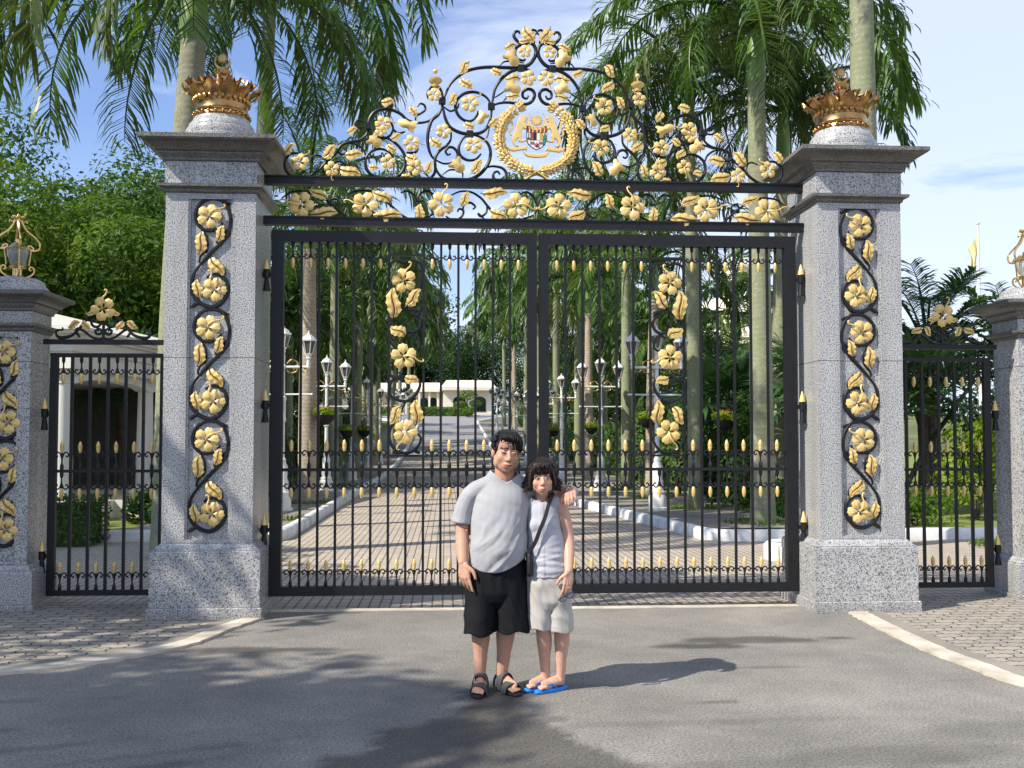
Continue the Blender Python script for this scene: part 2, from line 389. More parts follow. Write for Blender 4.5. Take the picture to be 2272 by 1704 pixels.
# block paving
def paving(name, c1, c2, mortar, bw, bh, ms, offset, zig=0, dirt=.5):
    m, nt, b = new_mat(name); v = coord(nt)
    if zig:
        sp = nt.nodes.new('ShaderNodeSeparateXYZ'); nt.links.new(v, sp.inputs[0])
        def tri(sock, per, amp):
            p = nt.nodes.new('ShaderNodeMath'); p.operation = 'PINGPONG'; nt.links.new(sock, p.inputs[0]); p.inputs[1].default_value = per
            q = nt.nodes.new('ShaderNodeMath'); q.operation = 'MULTIPLY'; nt.links.new(p.outputs[0], q.inputs[0]); q.inputs[1].default_value = amp
            return q.outputs[0]
        o = [nt.nodes.new('ShaderNodeMath') for _ in range(2)]
        nt.links.new(sp.outputs[0], o[0].inputs[0]); nt.links.new(tri(sp.outputs[1], .05, zig), o[0].inputs[1])
        nt.links.new(sp.outputs[1], o[1].inputs[0]); nt.links.new(tri(sp.outputs[0], .05, zig), o[1].inputs[1])
        cb = nt.nodes.new('ShaderNodeCombineXYZ'); nt.links.new(o[0].outputs[0], cb.inputs[0]); nt.links.new(o[1].outputs[0], cb.inputs[1]); vv = cb.outputs[0]
    else: vv = v
    br = nt.nodes.new('ShaderNodeTexBrick'); nt.links.new(vv, br.inputs['Vector'])
    br.offset = offset; br.squash = 1; br.inputs['Scale'].default_value = 1
    br.inputs['Brick Width'].default_value = bw; br.inputs['Row Height'].default_value = bh
    br.inputs['Mortar Size'].default_value = ms; br.inputs['Mortar Smooth'].default_value = .3
    br.inputs['Color1'].default_value = (*c1,1); br.inputs['Color2'].default_value = (*c2,1); br.inputs['Mortar'].default_value = (*mortar,1)
    n1 = noise(nt, v, .8, 4, .6); n2 = noise(nt, v, 45, 3, .7)
    c = mix(nt, dirt, br.outputs[0], ramp(nt, n1, [(.3,(.7,.69,.68)),(.7,(1.08,1.06,1.02))]), 'MULTIPLY')
    c = mix(nt, .5, c, ramp(nt, n2, [(.3,(.75,.75,.75)),(.7,(1.15,1.15,1.15))]), 'MULTIPLY')
    nt.links.new(c, b.inputs['Base Color']); b.inputs['Roughness'].default_value = .85; b.inputs['Specular IOR Level'].default_value = .25
    bump(nt, b, br.outputs['Fac'], -.5, .006)
    return m
MAT['drive_blocks'] = paving('driveway_blocks', (.50,.43,.345), (.43,.37,.305), (.16,.135,.115), .105, .21, .010, 0)
MAT['apron_blocks'] = paving('interlocking_blocks', (.37,.335,.275), (.29,.265,.225), (.045,.042,.038), .23, .135, .009, .5, .55)
MAT['walk'] = simple('concrete_walk', (.30,.27,.225), (.21,.19,.16), 1.2, .9, 0, .2, .2)
MAT['edging'] = simple('edging_concrete', (.62,.56,.46), (.40,.35,.28), 4, .9, 0, .2, .3)
m = simple('grey_asphalt_drive', (.27,.26,.26), (.22,.215,.215), .9, .9, 0, .2, .2); MAT['drive_asphalt'] = m
# driveway plaza right behind the gate, then the drive itself
def dl(y): return -3.55 if y < 30 else -3.5
def dr(y): return 3.35 if y <= 6.7 else (3.35-1.07*(y-6.7)/9.1 if y < 15.8 else 2.28)
mb = MB()
poly = [(-13,.02),(13,.02),(13,7.0),(-13,7.0)]
ysd = [.02,3.5,7.0]; xsd = [-13,-8,-4,0,4,8,13]
sheet('driveway', xsd, ysd, .004, MAT['drive_blocks'], kind='structure')
ysd = [7.0+i for i in range(0,50)]
sheet('driveway', [0,.25,.5,.75,1], ysd, .004, MAT['drive_blocks'], edge=lambda x,y: dl(y)+(dr(y)-dl(y))*x, kind='structure')
sheet('driveway', [0,.25,.5,.75,1], [56+2*i for i in range(0,38)], .004, MAT['drive_asphalt'], edge=lambda x,y: (-3.6-max(0,y-92)*.55)+(3.6+max(0,y-92)*.55+2.28+max(0,y-98)*.35)*x, kind='structure')
# concrete edging line in front of the gate
mb = MB(); mb.box(-2.2,2.2,-.11,.02,.002,.012); mb.box(-2.61,-2.2,-.10,.02,.002,.012); mb.box(2.2,2.61,-.10,.02,.002,.012)
mb.build('edging_strip', MAT['edging'], kind='structure')

# paved aprons outside, edged by a flush concrete band that curves to the pillars
def apron(side, curve):
    outer = -9. if side < 0 else 9.
    top = .45
    c = spline([(x,y,0) for x,y in curve], 8)
    poly = [(p.x,p.y) for p in c] + [(outer, c[-1].y), (outer, top), (side*2.72, top)]
    if side < 0: poly = poly[::-1]
    mb = MB(); n = len(poly); mb.add([(x,y,.012) for x,y in poly], [tuple(range(n))])
    o = mb.build('pavement', MAT['apron_blocks'], smooth=0, kind='structure')
    # the band
    mb = MB(); L = []; R = []; G = []
    for i,p in enumerate(c):
        t = (c[min(i+1,len(c)-1)]-c[max(i-1,0)]).normalized(); nr = V((-t.y,t.x,0))*(-1 if side<0 else 1)
        j = .012*mnoise.noise(V((i*.9,side,2)))
        L.append(p + nr*(.01+j)); R.append(p - nr*(.165+j*2.2)); G.append(p + nr*.16)
    def strip(A, B, z0, z1, mm):
        mb = MB(); rings = [[(a.x,a.y,z0),(a.x,a.y,z1),(b_.x,b_.y,z1),(b_.x,b_.y,z0)] for a,b_ in zip(A,B)]
        mb.loft(rings); me = fixn(mb.mesh('edging_strip', mm, 30)); link('edging_strip', me, kind='structure')
    strip(L, R, -.01, .022, MAT['edging'])
    # darker soldier course next to it
    strip([p for p in G], [p for p in L], -.01, .016, MAT['walk'])
apron(-1, [(-2.75,-.42),(-2.95,-1.0),(-3.08,-1.55),(-3.35,-1.95),(-3.75,-2.3),(-4.2,-2.53),(-5,-2.8),(-6.5,-3.1),(-9,-3.3)])
apron(1, [(3.12,-.42),(3.08,-.9),(3.04,-1.5),(3.02,-2.3),(3.06,-2.8),(3.12,-3.35),(3.5,-3.9),(5,-4.6),(9,-5.2)])

# raised walks beside the drive, bounded by whitewashed kerbs
def kerb(pts, w=.17, h=.17, name='kerb'):
    mb = MB(); rings = []; P = [V((x,y,0)) for x,y in pts]
    P2 = []
    for i in range(len(P)-1):
        k = max(1,int((P[i+1]-P[i]).length/1.5)) if (P[i+1]-P[i]).length > 1.6 else 1
        for q in range(k): P2.append(P[i].lerp(P[i+1], q/k))
    P2.append(P[-1])
    for i,p in enumerate(P2):
        t = (P2[min(i+1,len(P2)-1)]-P2[max(i-1,0)]).normalized(); nr = V((-t.y,t.x,0))
        z = zat(p.y); e = .04
        a = p-nr*w/2; b_ = p+nr*w/2
        rings.append([(a.x,a.y,z-.02),(a.x,a.y,z+h-e),((a+nr*e).x,(a+nr*e).y,z+h),((b_-nr*e).x,(b_-nr*e).y,z+h),(b_.x,b_.y,z+h-e),(b_.x,b_.y,z-.02)])
    mb.loft(rings); return link(name, fixn(mb.mesh(name, MAT['kerb_white'], 50)), kind='structure')
kerb([(-11,7.0),(-5,7.0),(-4.1,6.85),(-3.8,6.75),(-3.64,7.1),(-3.62,8.5),(-3.62,30),(-3.62,60),(-3.65,92),(-6,98),(-12,108)], .19, .19)
kerb([(11,6.7),(5.5,6.5),(4.2,6.45),(3.65,6.5),(3.45,6.75),(3.3,8.0),(2.38,15.8),(2.37,60),(2.37,97),(4,103),(8,112)], .19, .19)
# low island kerb beside the right pillar
def slab(name, poly, z0, z1, m, inset=.05):
    n = len(poly); cx = sum(p[0] for p in poly)/n; cy = sum(p[1] for p in poly)/n
    mb = MB(); sc = lambda k: [(cx+(x-cx)*k, cy+(y-cy)*k) for x,y in poly]
    k = 1-inset
    mb.loft([[(x,y,z0) for x,y in poly],[(x,y,z1-.03) for x,y in poly],[(x,y,z1) for x,y in sc(k)]])
    return link(name, fixn(mb.mesh(name, m, 40)), kind='structure')
kerb([(5.0,3.0),(4.3,3.2),(3.8,3.5),(3.62,3.75),(3.62,4.0),(3.75,4.25),(4.2,4.5),(5.0,4.7)], .17, .24)
slab('footpath', [(3.75,3.8),(4.2,3.35),(4.9,3.1),(5.2,3.1),(5.2,4.65),(4.9,4.6),(4.2,4.4),(3.78,4.1)], 0, .18, MAT['walk'], .02)
MAT['lawn'] = simple('mown_grass', (.22,.24,.07), (.14,.19,.045), 1.1, .95, 0, .1, .4, 6)
# walks
for s in (-1,1):
    ysd = [7.2+1.0*i for i in range(0,46)] + [54+4*i for i in range(0,11)]
    f = (lambda x,y: (-3.68) - x*2.6) if s < 0 else (lambda x,y: (dr(y)+.12) + x*(3.6 if y > 15.8 else 2.4+1.2*(y-6.7)/9.1))
    sheet('footpath', [0,.5,1] if s > 0 else [1,.5,0], ysd, .15, MAT['walk'], edge=f, kind='structure')
    f2 = (lambda x,y: (-6.28) - x*25) if s < 0 else (lambda x,y: 5.9 + x*25)
    sheet('lawn', [0,.1,.25,.5,1] if s > 0 else [1,.5,.25,.1,0], ysd, .10 if s>0 else .11, MAT['lawn'], edge=f2, kind='structure')
# ------------------------------------------------------------------ ornament meshes
def grid_mesh(name, fn, nu, nv, m, parts=1, extra=None):
    mb = MB()
    for q in range(parts):
        vs = [fn(q, i/nu, -1+2*j/nv) for i in range(nu+1) for j in range(nv+1)]
        fs = [(i*(nv+1)+j, i*(nv+1)+j+1, (i+1)*(nv+1)+j+1, (i+1)*(nv+1)+j) for i in range(nu) for j in range(nv)]
        mb.add(vs, fs)
    if extra: extra(mb)
    me = mb.mesh(name, m, 60)
    return me
def petal(q, s, t):
    s = max(s, .02); a0 = q*2*PI/5 + .2
    h = .20 + .46*min(1, max(0,(s-.16)/.36))
    r = (.10 + .90*s) * (1 - .15*t*t*t*t*s - .05*t*t*s + .04*s*math.cos(9*t))
    a = a0 + t*h*(1-.25*max(0,s-.8)*5)
    y = -.06 - .17*math.sin(PI*min(1,s*.8))*(1-.7*t*t) + .035*math.cos(9*t)*s - (.07*(q % 2)+.05*t)*s + .10*s*s
    return (r*math.sin(a), y*.8, r*math.cos(a))
def pistil(mb):
    P = spline([(0,-.15,0),(.10,-.42,.22),(.28,-.52,.42),(.60,-.50,.62),(.95,-.42,.72),(1.18,-.36,.92),(1.14,-.33,1.08),(1.02,-.33,1.05)], 4)
    n = len(P); mb.tube(P, [.085*(1-.45*i/n) for i in range(n)], 6)
def thick(me, d=.05):
    # sheet metal: give it a back skin
    bm = bmesh.new(); bm.from_mesh(me); bmesh.ops.recalc_face_normals(bm, faces=bm.faces[:]); bm.to_mesh(me); bm.free(); return me
ME_FLOWER = grid_mesh('flower', petal, 7, 10, MAT['gold'], 5, pistil)
def leafv(q, s, t):
    w = .5*math.sin(PI*min(1,max(s,.0)**.8))**.7 * (1+.12*math.sin(9*PI*s))
    bend = .055*math.sin(2*PI*s)
    rid = -.10*(1-abs(t))*math.sin(PI*s) - .10*abs(t)**.5*math.sin(PI*s) + (.10 if abs(t) < .01 else 0)*math.sin(PI*s)
    return (bend + t*w*.50, -.03 + rid + .035*math.sin(8*PI*s)*abs(t), s)
def midrib(mb):
    P = [(.055*math.sin(2*PI*s), -.06-.13*math.sin(PI*s), s) for s in [i/12 for i in range(-1,12)]]
    b = len(mb.f); mb.tube(P, [.022*(1-.6*i/12) for i in range(13)], 5, 1)
ME_LEAF = grid_mesh('leaf', leafv, 14, 8, [MAT['gold'], MAT['iron']], 1, midrib)
def budv(q, s, t):
    w = .12 + .40*s**2.2*(1 + .18*math.cos(3*PI*t)) + .16*math.sin(PI*min(1,s*1.6))
    if s > .98: pass
    return (t*w, -.06-.26*math.sin(PI*s*.75)*(1-t*t) , s*(1-.10*t*t) + .07*(s**3)*math.cos(3*PI*t))
ME_BUD = grid_mesh('bud', budv, 8, 10, MAT['gold'])
def flower(parent, x, z, r, y=-.02, ang=0, flip=1, name='flower'):
    return link(name, ME_FLOWER, parent, (x,y,z), (0,ang,0), (r*flip, r, r))
def leaf(parent, p0, p1, y=-.015, w=1., me=None, flip=1, name='leaf'):
    dx = p1[0]-p0[0]; dz = p1[1]-p0[1]; L = math.hypot(dx,dz)
    return link(name, me or ME_LEAF, parent, (p0[0],y,p0[1]), (0,math.atan2(dx,dz),0), (L*w*flip, L*.8, L))

# spear ornaments (fleur body in black, tip gilded), pointing up, height 1 from base to tip
def spear_meshes():
    b = MB(); b.lathe([(.0,0),(.062,.0),(.075,.06),(.07,.16),(.045,.21),(.03,.26),(.036,.40),(.05,.56),(.045,.60),(0,.60)], 8)
    for s in (-1,1):
        P = spline([(s*.02,0,.42),(s*.06,0,.55),(s*.12,0,.615),(s*.19,0,.61),(s*.235,0,.55),(s*.22,0,.47),(s*.165,0,.47),(s*.16,0,.51)], 4)
        b.tube(P, [.026]*len(P), 6)
    b.tube([(-.31,0,.545),(-.23,0,.545)], .028, 6); b.tube([(.23,0,.545),(.31,0,.545)], .028, 6)
    g = MB(); g.lathe([(0,.575),(.035,.58),(.06,.64),(.078,.72),(.070,.755),(.086,.76),(.086,.79),(.070,.795),(.070,.815),(.086,.82),(.086,.85),(.072,.855),(.062,.92),(.036,.97),(.012,1.005),(0,1.015)], 10)
    return b.mesh('spear_ornament', MAT['iron']), g.mesh('gold_tip', MAT['gold'])
ME_SPB, ME_SPG = spear_meshes()
def spear(parent, x, z, h, up=True, y=0):
    o = link('spear_ornament', ME_SPB, parent, (x,y,z), (0, 0 if up else PI, 0), (h*.92,h*.92,h))
    link('gold_tip', ME_SPG, o)
    return o

# vine motif of the pillars, in metres round the first flower (mirrored with s)
U = .001226
def vc(pts): return [((x-1590)*U, -(y-110)*U) for x,y in pts]
ringA = vc([(1735,5),(1690,-15),(1620,-35),(1560,-30),(1500,10),(1470,80),(1480,150),(1520,198),(1580,215),(1640,200),(1678,150)])
outA = vc([(1560,-33),(1640,-40),(1700,10),(1735,90),(1738,180),(1705,260),(1640,335),(1560,420),(1515,475)])
ringB = vc([(1515,475),(1470,540),(1450,620),(1458,700),(1500,765),(1580,805),(1650,790),(1700,740),(1722,670),(1708,600),(1665,560),(1610,552),(1560,580)])
sprA = vc([(1525,215),(1560,270),(1560,360),(1515,410),(1505,460),(1530,470)])
sprB = vc([(1710,200),(1680,260),(1635,290),(1650,330)])
sprC = vc([(1580,420),(1640,450),(1690,500),(1700,555)])
tailB = vc([(1505,770),(1470,790),(1455,800),(1450,790)])
def vine(parent, n, z0, mirror, y):
    s = -1 if mirror else 1
    mb = MB()
    for k in range(n):
        dz = -k*1.055
        for pts, r in ((ringA,.013),(outA,.016),(ringB,.016),(sprA,.010),(sprB,.009),(sprC,.010),(tailB,.016)):
            P = spline([(s*x, y, z0+z+dz) for x,z in pts], 4); m = len(P)
            mb.tube(P, [r*(.75+.5*math.sin(PI*i/(m-1))) for i in range(m)], 6, flat=.8)
    o = mb.build('vine', MAT['iron'], parent)
    for k in range(n):
        dz = z0-k*1.055
        (fx,fz),(gx,gz) = vc([(1578,105),(1622,672)])
        flower(o, s*fx, fz+dz, .116, y-.012, s*.15, s)
        flower(o, s*gx, gz+dz, .116, y-.012, s*-1.05, s)
        for (a,b_),w in (((( 1505,395),(1530,222)),1.0),(((1640,300),(1690,170)),1.0),(((1590,425),(1690,565)),1.05),(((1500,735),(1490,595)),1.1)):
            p,q = vc([a,b_]); leaf(o, (s*p[0],p[1]+dz), (s*q[0],q[1]+dz), y-.006, w, flip=s)
    return o

# ------------------------------------------------------------------ pillars
def pillar(name, x, y, half, zs, cap, mirror, nvine, vz0, **k):
    """zs: skirt, plinth top, shaft start, necking, block, cornice, top ; half: shaft half width"""
    root = empty(name, (x,y,0), **k)
    sk, pl, sh, nk, bl, cn, tp = zs; g = MAT['granite']; gd = MAT['granite_dark']
    d = half
    mb = MB(); mb.square([(d+.105,-.03),(d+.105,sk-.008),(d+.097,sk)]); mb.build('skirting', g, root)
    mb = MB(); mb.square([(d+.085,sk+.002),(d+.085,pl-.03),(d+.078,pl-.022),(d+.080,pl-.012),(d+.05,pl),(d+.045,pl+.015),(d+.012,sh-.004),(d+.008,sh)]); mb.build('plinth', g, root)
    # shaft: core with a recessed panel on the front, framed by stiles
    mb = MB(); rec = .035; pw = d*.50
    mb.box(-d,d,-d+rec,d,sh+.002,nk-.002)                                    # core
    for s in (-1,1):
        xa, xb = (s*pw, s*d)
        mb.box(min(xa,xb),max(xa,xb),-d,-d+rec-.001,sh+.002,nk-.002)
        mb.box(min(s*pw,s*(pw-.022)),max(s*pw,s*(pw-.022))-0,-d+.012,-d+rec-.001,sh+.03,nk-.03)
    mb.box(-pw,pw,-d+.001,-d+rec-.001,nk-.055,nk-.003); mb.box(-pw,pw,-d+.001,-d+rec-.001,sh+.003,sh+.035)
    mb.build('shaft', g, root, 30)
    mb = MB(); mb.square([(d+.004,nk),(d+.02,nk+.012),(d+.022,nk+.03),(d+.055,nk+.05),(d+.065,nk+.052),(d+.068,nk+.078),(d+.01,nk+.082)]); mb.build('necking', gd, root)
    mb = MB(); mb.square([(d+.008,nk+.083),(d+.008,bl)]); mb.build('block', g, root, 30)
    c = cap-d; h = tp-bl
    prof = [(0,0),(.10,.03),(.10,.12),(.28,.30),(.28,.36),(.40,.42),(.42,.47),(.80,.73),(.93,.76),(.95,.81),(1,.815),(1,.99),(.97,1.0)]
    mb = MB(); mb.square([(d+.01+a*c, bl+.002+q*h) for a,q in prof]); mb.build('cornice', gd, root)
    if nvine: vine(root, nvine, vz0, mirror, -d+rec-.018)
    return root
# vertical anchor: first flower of the left pillar at survey(480.6?, ...)
PW = .42
ZS = (.115,.655,.70,4.0,4.30,4.30,4.515)
for s,nm in ((-1,'left'),(1,'right')):
    lab = {-1:'tall grey granite gate pillar left of the big gate, with three spirals of gold flowers',
            1:'tall grey granite gate pillar right of the big gate, beside the lawn and flagpole'}[s]
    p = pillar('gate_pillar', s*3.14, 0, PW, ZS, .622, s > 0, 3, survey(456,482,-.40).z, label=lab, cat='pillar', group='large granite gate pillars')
    mb = MB(); mb.lathe([(.36,4.517),(.36,4.62),(.345,4.63),(.35,4.66),(.34,4.70),(.315,4.715),(.315,4.745),(.285,4.785),(.272,4.80),(.268,4.83),(0,4.832)], 40)
    mb.build('dome_base', MAT['granite'], p)
SZS = (.06,.40,.44,2.74,2.94,2.94,3.13)
SX = 5.20
for s in (-1,1):
    lab = {-1:'shorter granite gatepost at the left edge of the photo, carrying a gold lantern',
            1:'shorter granite gatepost at the right edge of the photo, carrying a gold lantern'}[s]
    xx = -5.262 if s < 0 else 5.345
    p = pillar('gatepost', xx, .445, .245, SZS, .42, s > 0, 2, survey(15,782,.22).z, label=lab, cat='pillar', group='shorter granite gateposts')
    mb = MB(); mb.lathe([(.33,3.132),(.33,3.17),(.30,3.175),(.30,3.195),(.27,3.22),(.265,3.26),(.20,3.295),(0,3.297)], 32)
    mb.build('dome_base', MAT['granite'], p)

# ------------------------------------------------------------------ crowns
def crescent_part(m, parent, cx, cz, R, t, y0, y1, gap=48):
    mb = MB(); rings = []; n = 34
    for i in range(n+1):
        a = rad(-270+gap+(360-2*gap)*i/n); k = max(.03, math.sin(PI*i/n)**.8)*t
        o = (cx+R*math.cos(a), cz+R*math.sin(a)); q = (cx+(R-k)*math.cos(a), cz+(R-k)*math.sin(a))
        rings.append([(o[0],y0,o[1]),(o[0],y1,o[1]),(q[0],y1,q[1]),(q[0],y0,q[1])])
    mb.loft(rings); return link('crescent', fixn(mb.mesh('crescent', m, 40)), parent)
def crown(x, y, z, **k):
    root = empty('gilded_crown', (x,y,z), **k); g = MAT['crown_gold']
    mb = MB(); mb.lathe([(.265,0),(.27,.005),(.275,.02),(.255,.03),(.25,.055),(.262,.06),(.265,.075),(.255,.085),(.25,.10),(.252,.15),(.258,.155),(.258,.165),(.23,.165),(.225,.02),(.265,0)], 48, cap=False)
    b = mb.build('band', g, root)
    mb = MB()
    for i in range(24):
        a = 2*PI*i/24; mb.ball((.272*math.cos(a),.272*math.sin(a),.038), .016, 8)
    mb.build('beading', g, b)
    # flared pierced leaves
    def leafm(a0, w, r0, r1, z0, z1, lobes, q):
        mb = MB(); nu, nv = 7, 6; vs = []
        for i in range(nu+1):
            s = i/nu
            for j in range(nv+1):
                t = -1+2*j/nv
                ww = w*(.62+.38*math.sin(PI*min(1,.25+s*.75)))*(1 if s < .8 else 1-.25*(s-.8)*5)
                r = r0+(r1-r0)*(s**1.7) + .02*math.cos(t*PI/2) + q
                zz = z0+(z1-z0)*s - .035*t*t*(s**3) + .02*math.cos(3*PI*t)*(s**4)
                a = a0 + t*ww
                vs.append((r*math.cos(a), r*math.sin(a), zz))
        fs = [(i*(nv+1)+j, i*(nv+1)+j+1, (i+1)*(nv+1)+j+1, (i+1)*(nv+1)+j) for i in range(nu) for j in range(nv)]
        mb.add(vs, fs); return mb
    for i in range(11):
        leafm(2*PI*i/11, .29, .235, .365, .155, .335, 3, .008*(i%2)).build('crown_leaf', g, root, 60)
    mb = MB()
    for i in range(11):
        a = 2*PI*(i+.5)/11
        P = spline([(.24*math.cos(a),.24*math.sin(a),.16),(.265*math.cos(a),.265*math.sin(a),.25),(.345*math.cos(a),.345*math.sin(a),.325),(.365*math.cos(a),.365*math.sin(a),.345)], 4)
        mb.tube(P, [.014]*(len(P)-1)+[.02], 6)
    mb.build('rib', g, root)
    mb = MB()
    for i in range(28):                       # pierced scallop row at the foot of the leaves
        a = 2*PI*i/28; mb.ball((.262*math.cos(a),.262*math.sin(a),.185), .022, 8, sz=(1,1,1.5))
    mb.build('scallop', g, root)
    mb = MB()
    for i in range(8):
        a = 2*PI*i/8+.2
        P = spline([(.30*math.cos(a),.30*math.sin(a),.33),(.25*math.cos(a),.25*math.sin(a),.37),(.13*math.cos(a),.13*math.sin(a),.36),(.07*math.cos(a),.07*math.sin(a),.38)], 4)
        mb.tube(P, .016, 6)
    mb.build('arch', g, root)
    mb = MB(); mb.lathe([(.12,.30),(.11,.36),(.085,.39),(.066,.43),(.060,.45),(.075,.465),(.078,.50),(.05,.505),(.03,.52),(0,.525)], 20)
    nk = mb.build('neck', g, root)
    mb = MB()
    for i in range(10):
        a = 2*PI*i/10; mb.ball((.076*math.cos(a),.076*math.sin(a),.505), .013, 6)
    mb.build('beading', g, nk)
    crescent_part(g, root, 0, .60, .080, .026, -.012, .012)
    mb = MB(); st = []
    for i in range(28):
        r = .056 if i % 2 == 0 else .033; a = 2*PI*i/28; st.append((r*math.cos(a), .635+r*math.sin(a)))
    mb.plate(st, -.014, .010, bev=.004)
    me = mb.mesh('star', g); link('star', fixn(me), root)
    return root
cr = crown(-3.14, 0, 4.815, label='gilded openwork crown with crescent and star, standing on the left tall pillar', cat='crown', group='gilded crowns on the tall pillars')
crown(3.14, 0, 4.815, label='gilded openwork crown with crescent and star, standing on the right tall pillar', cat='crown', group='gilded crowns on the tall pillars')

# ------------------------------------------------------------------ lanterns on the gateposts
def lantern(x, y, z, **k):
    r = empty('gold_lantern', (x,y,z), **k); g = MAT['brass']
    r.scale = (.9,.9,.88)
    mb = MB(); mb.lathe([(.085,0),(.085,.02),(.05,.04),(.05,.12),(.085,.13),(.09,.15),(.06,.16),(0,.16)], 16); mb.build('foot', g, r)
    mb = MB(); mb.lathe([(.075,.16),(.10,.24),(.115,.32),(.11,.35),(.105,.35),(.11,.32),(.095,.24),(.07,.165)], 20, cap=False); mb.build('glass', MAT['clear_glass'], r)
    mb = MB(); mb.lathe([(.12,.345),(.125,.355),(.10,.37),(.07,.40),(.04,.42),(.035,.45),(.015,.47),(0,.47)], 16); mb.build('lid', g, r)
    mb = MB(); mb.ball((0,0,.245), .035, 10, sz=(1,1,1.6)); mb.build('bulb', MAT['white_paint'], r)
    for i in range(4):
        a = i*PI/2+.5; c, s_ = math.cos(a), math.sin(a)
        mb = MB()
        P = spline([(q*c,q*s_,h) for q,h in ((.05,.02),(.11,.03),(.165,.075),(.17,.13),(.135,.15),(.12,.12),(.14,.105))], 4); mb.tube(P, .011, 6)
        P = spline([(q*c,q*s_,h) for q,h in ((.115,.16),(.125,.25),(.135,.345))], 3); mb.tube(P, .009, 6)
        P = spline([(q*c,q*s_,h) for q,h in ((.12,.36),(.16,.345),(.15,.38),(.115,.395),(.11,.37),(.15,.34),(.215,.36),(.225,.43),(.17,.50),(.10,.56),(.06,.62),(.03,.69))], 4); mb.tube(P, .012, 6)
        P = spline([(q*c,q*s_,h) for q,h in ((.02,.68),(.05,.66),(.085,.68),(.09,.655))], 3); mb.tube(P, .010, 6)
        mb.build('scroll_arm', g, r)
    mb = MB()
    for i in range(6):
        a = i*PI/3; leafP = [(0,0,.68),(.05*math.cos(a),.05*math.sin(a),.72),(.075*math.cos(a),.075*math.sin(a),.715)]
        mb.tube(spline(leafP,3), [.02,.022,.022,.02,.016,.012,.006], 6)
    mb.lathe([(.03,.67),(.035,.69),(.02,.72),(.012,.75),(0,.765)], 10); mb.build('finial', g, r)
    return r
lantern(-5.262, .445, 3.296, label='gold framed lantern standing on the gatepost at the left edge', cat='lantern', group='gold lanterns on the gateposts')
lantern(5.345, .445, 3.296, label='gold framed lantern standing on the gatepost at the right edge, half cut off', cat='lantern', group='gold lanterns on the gateposts')

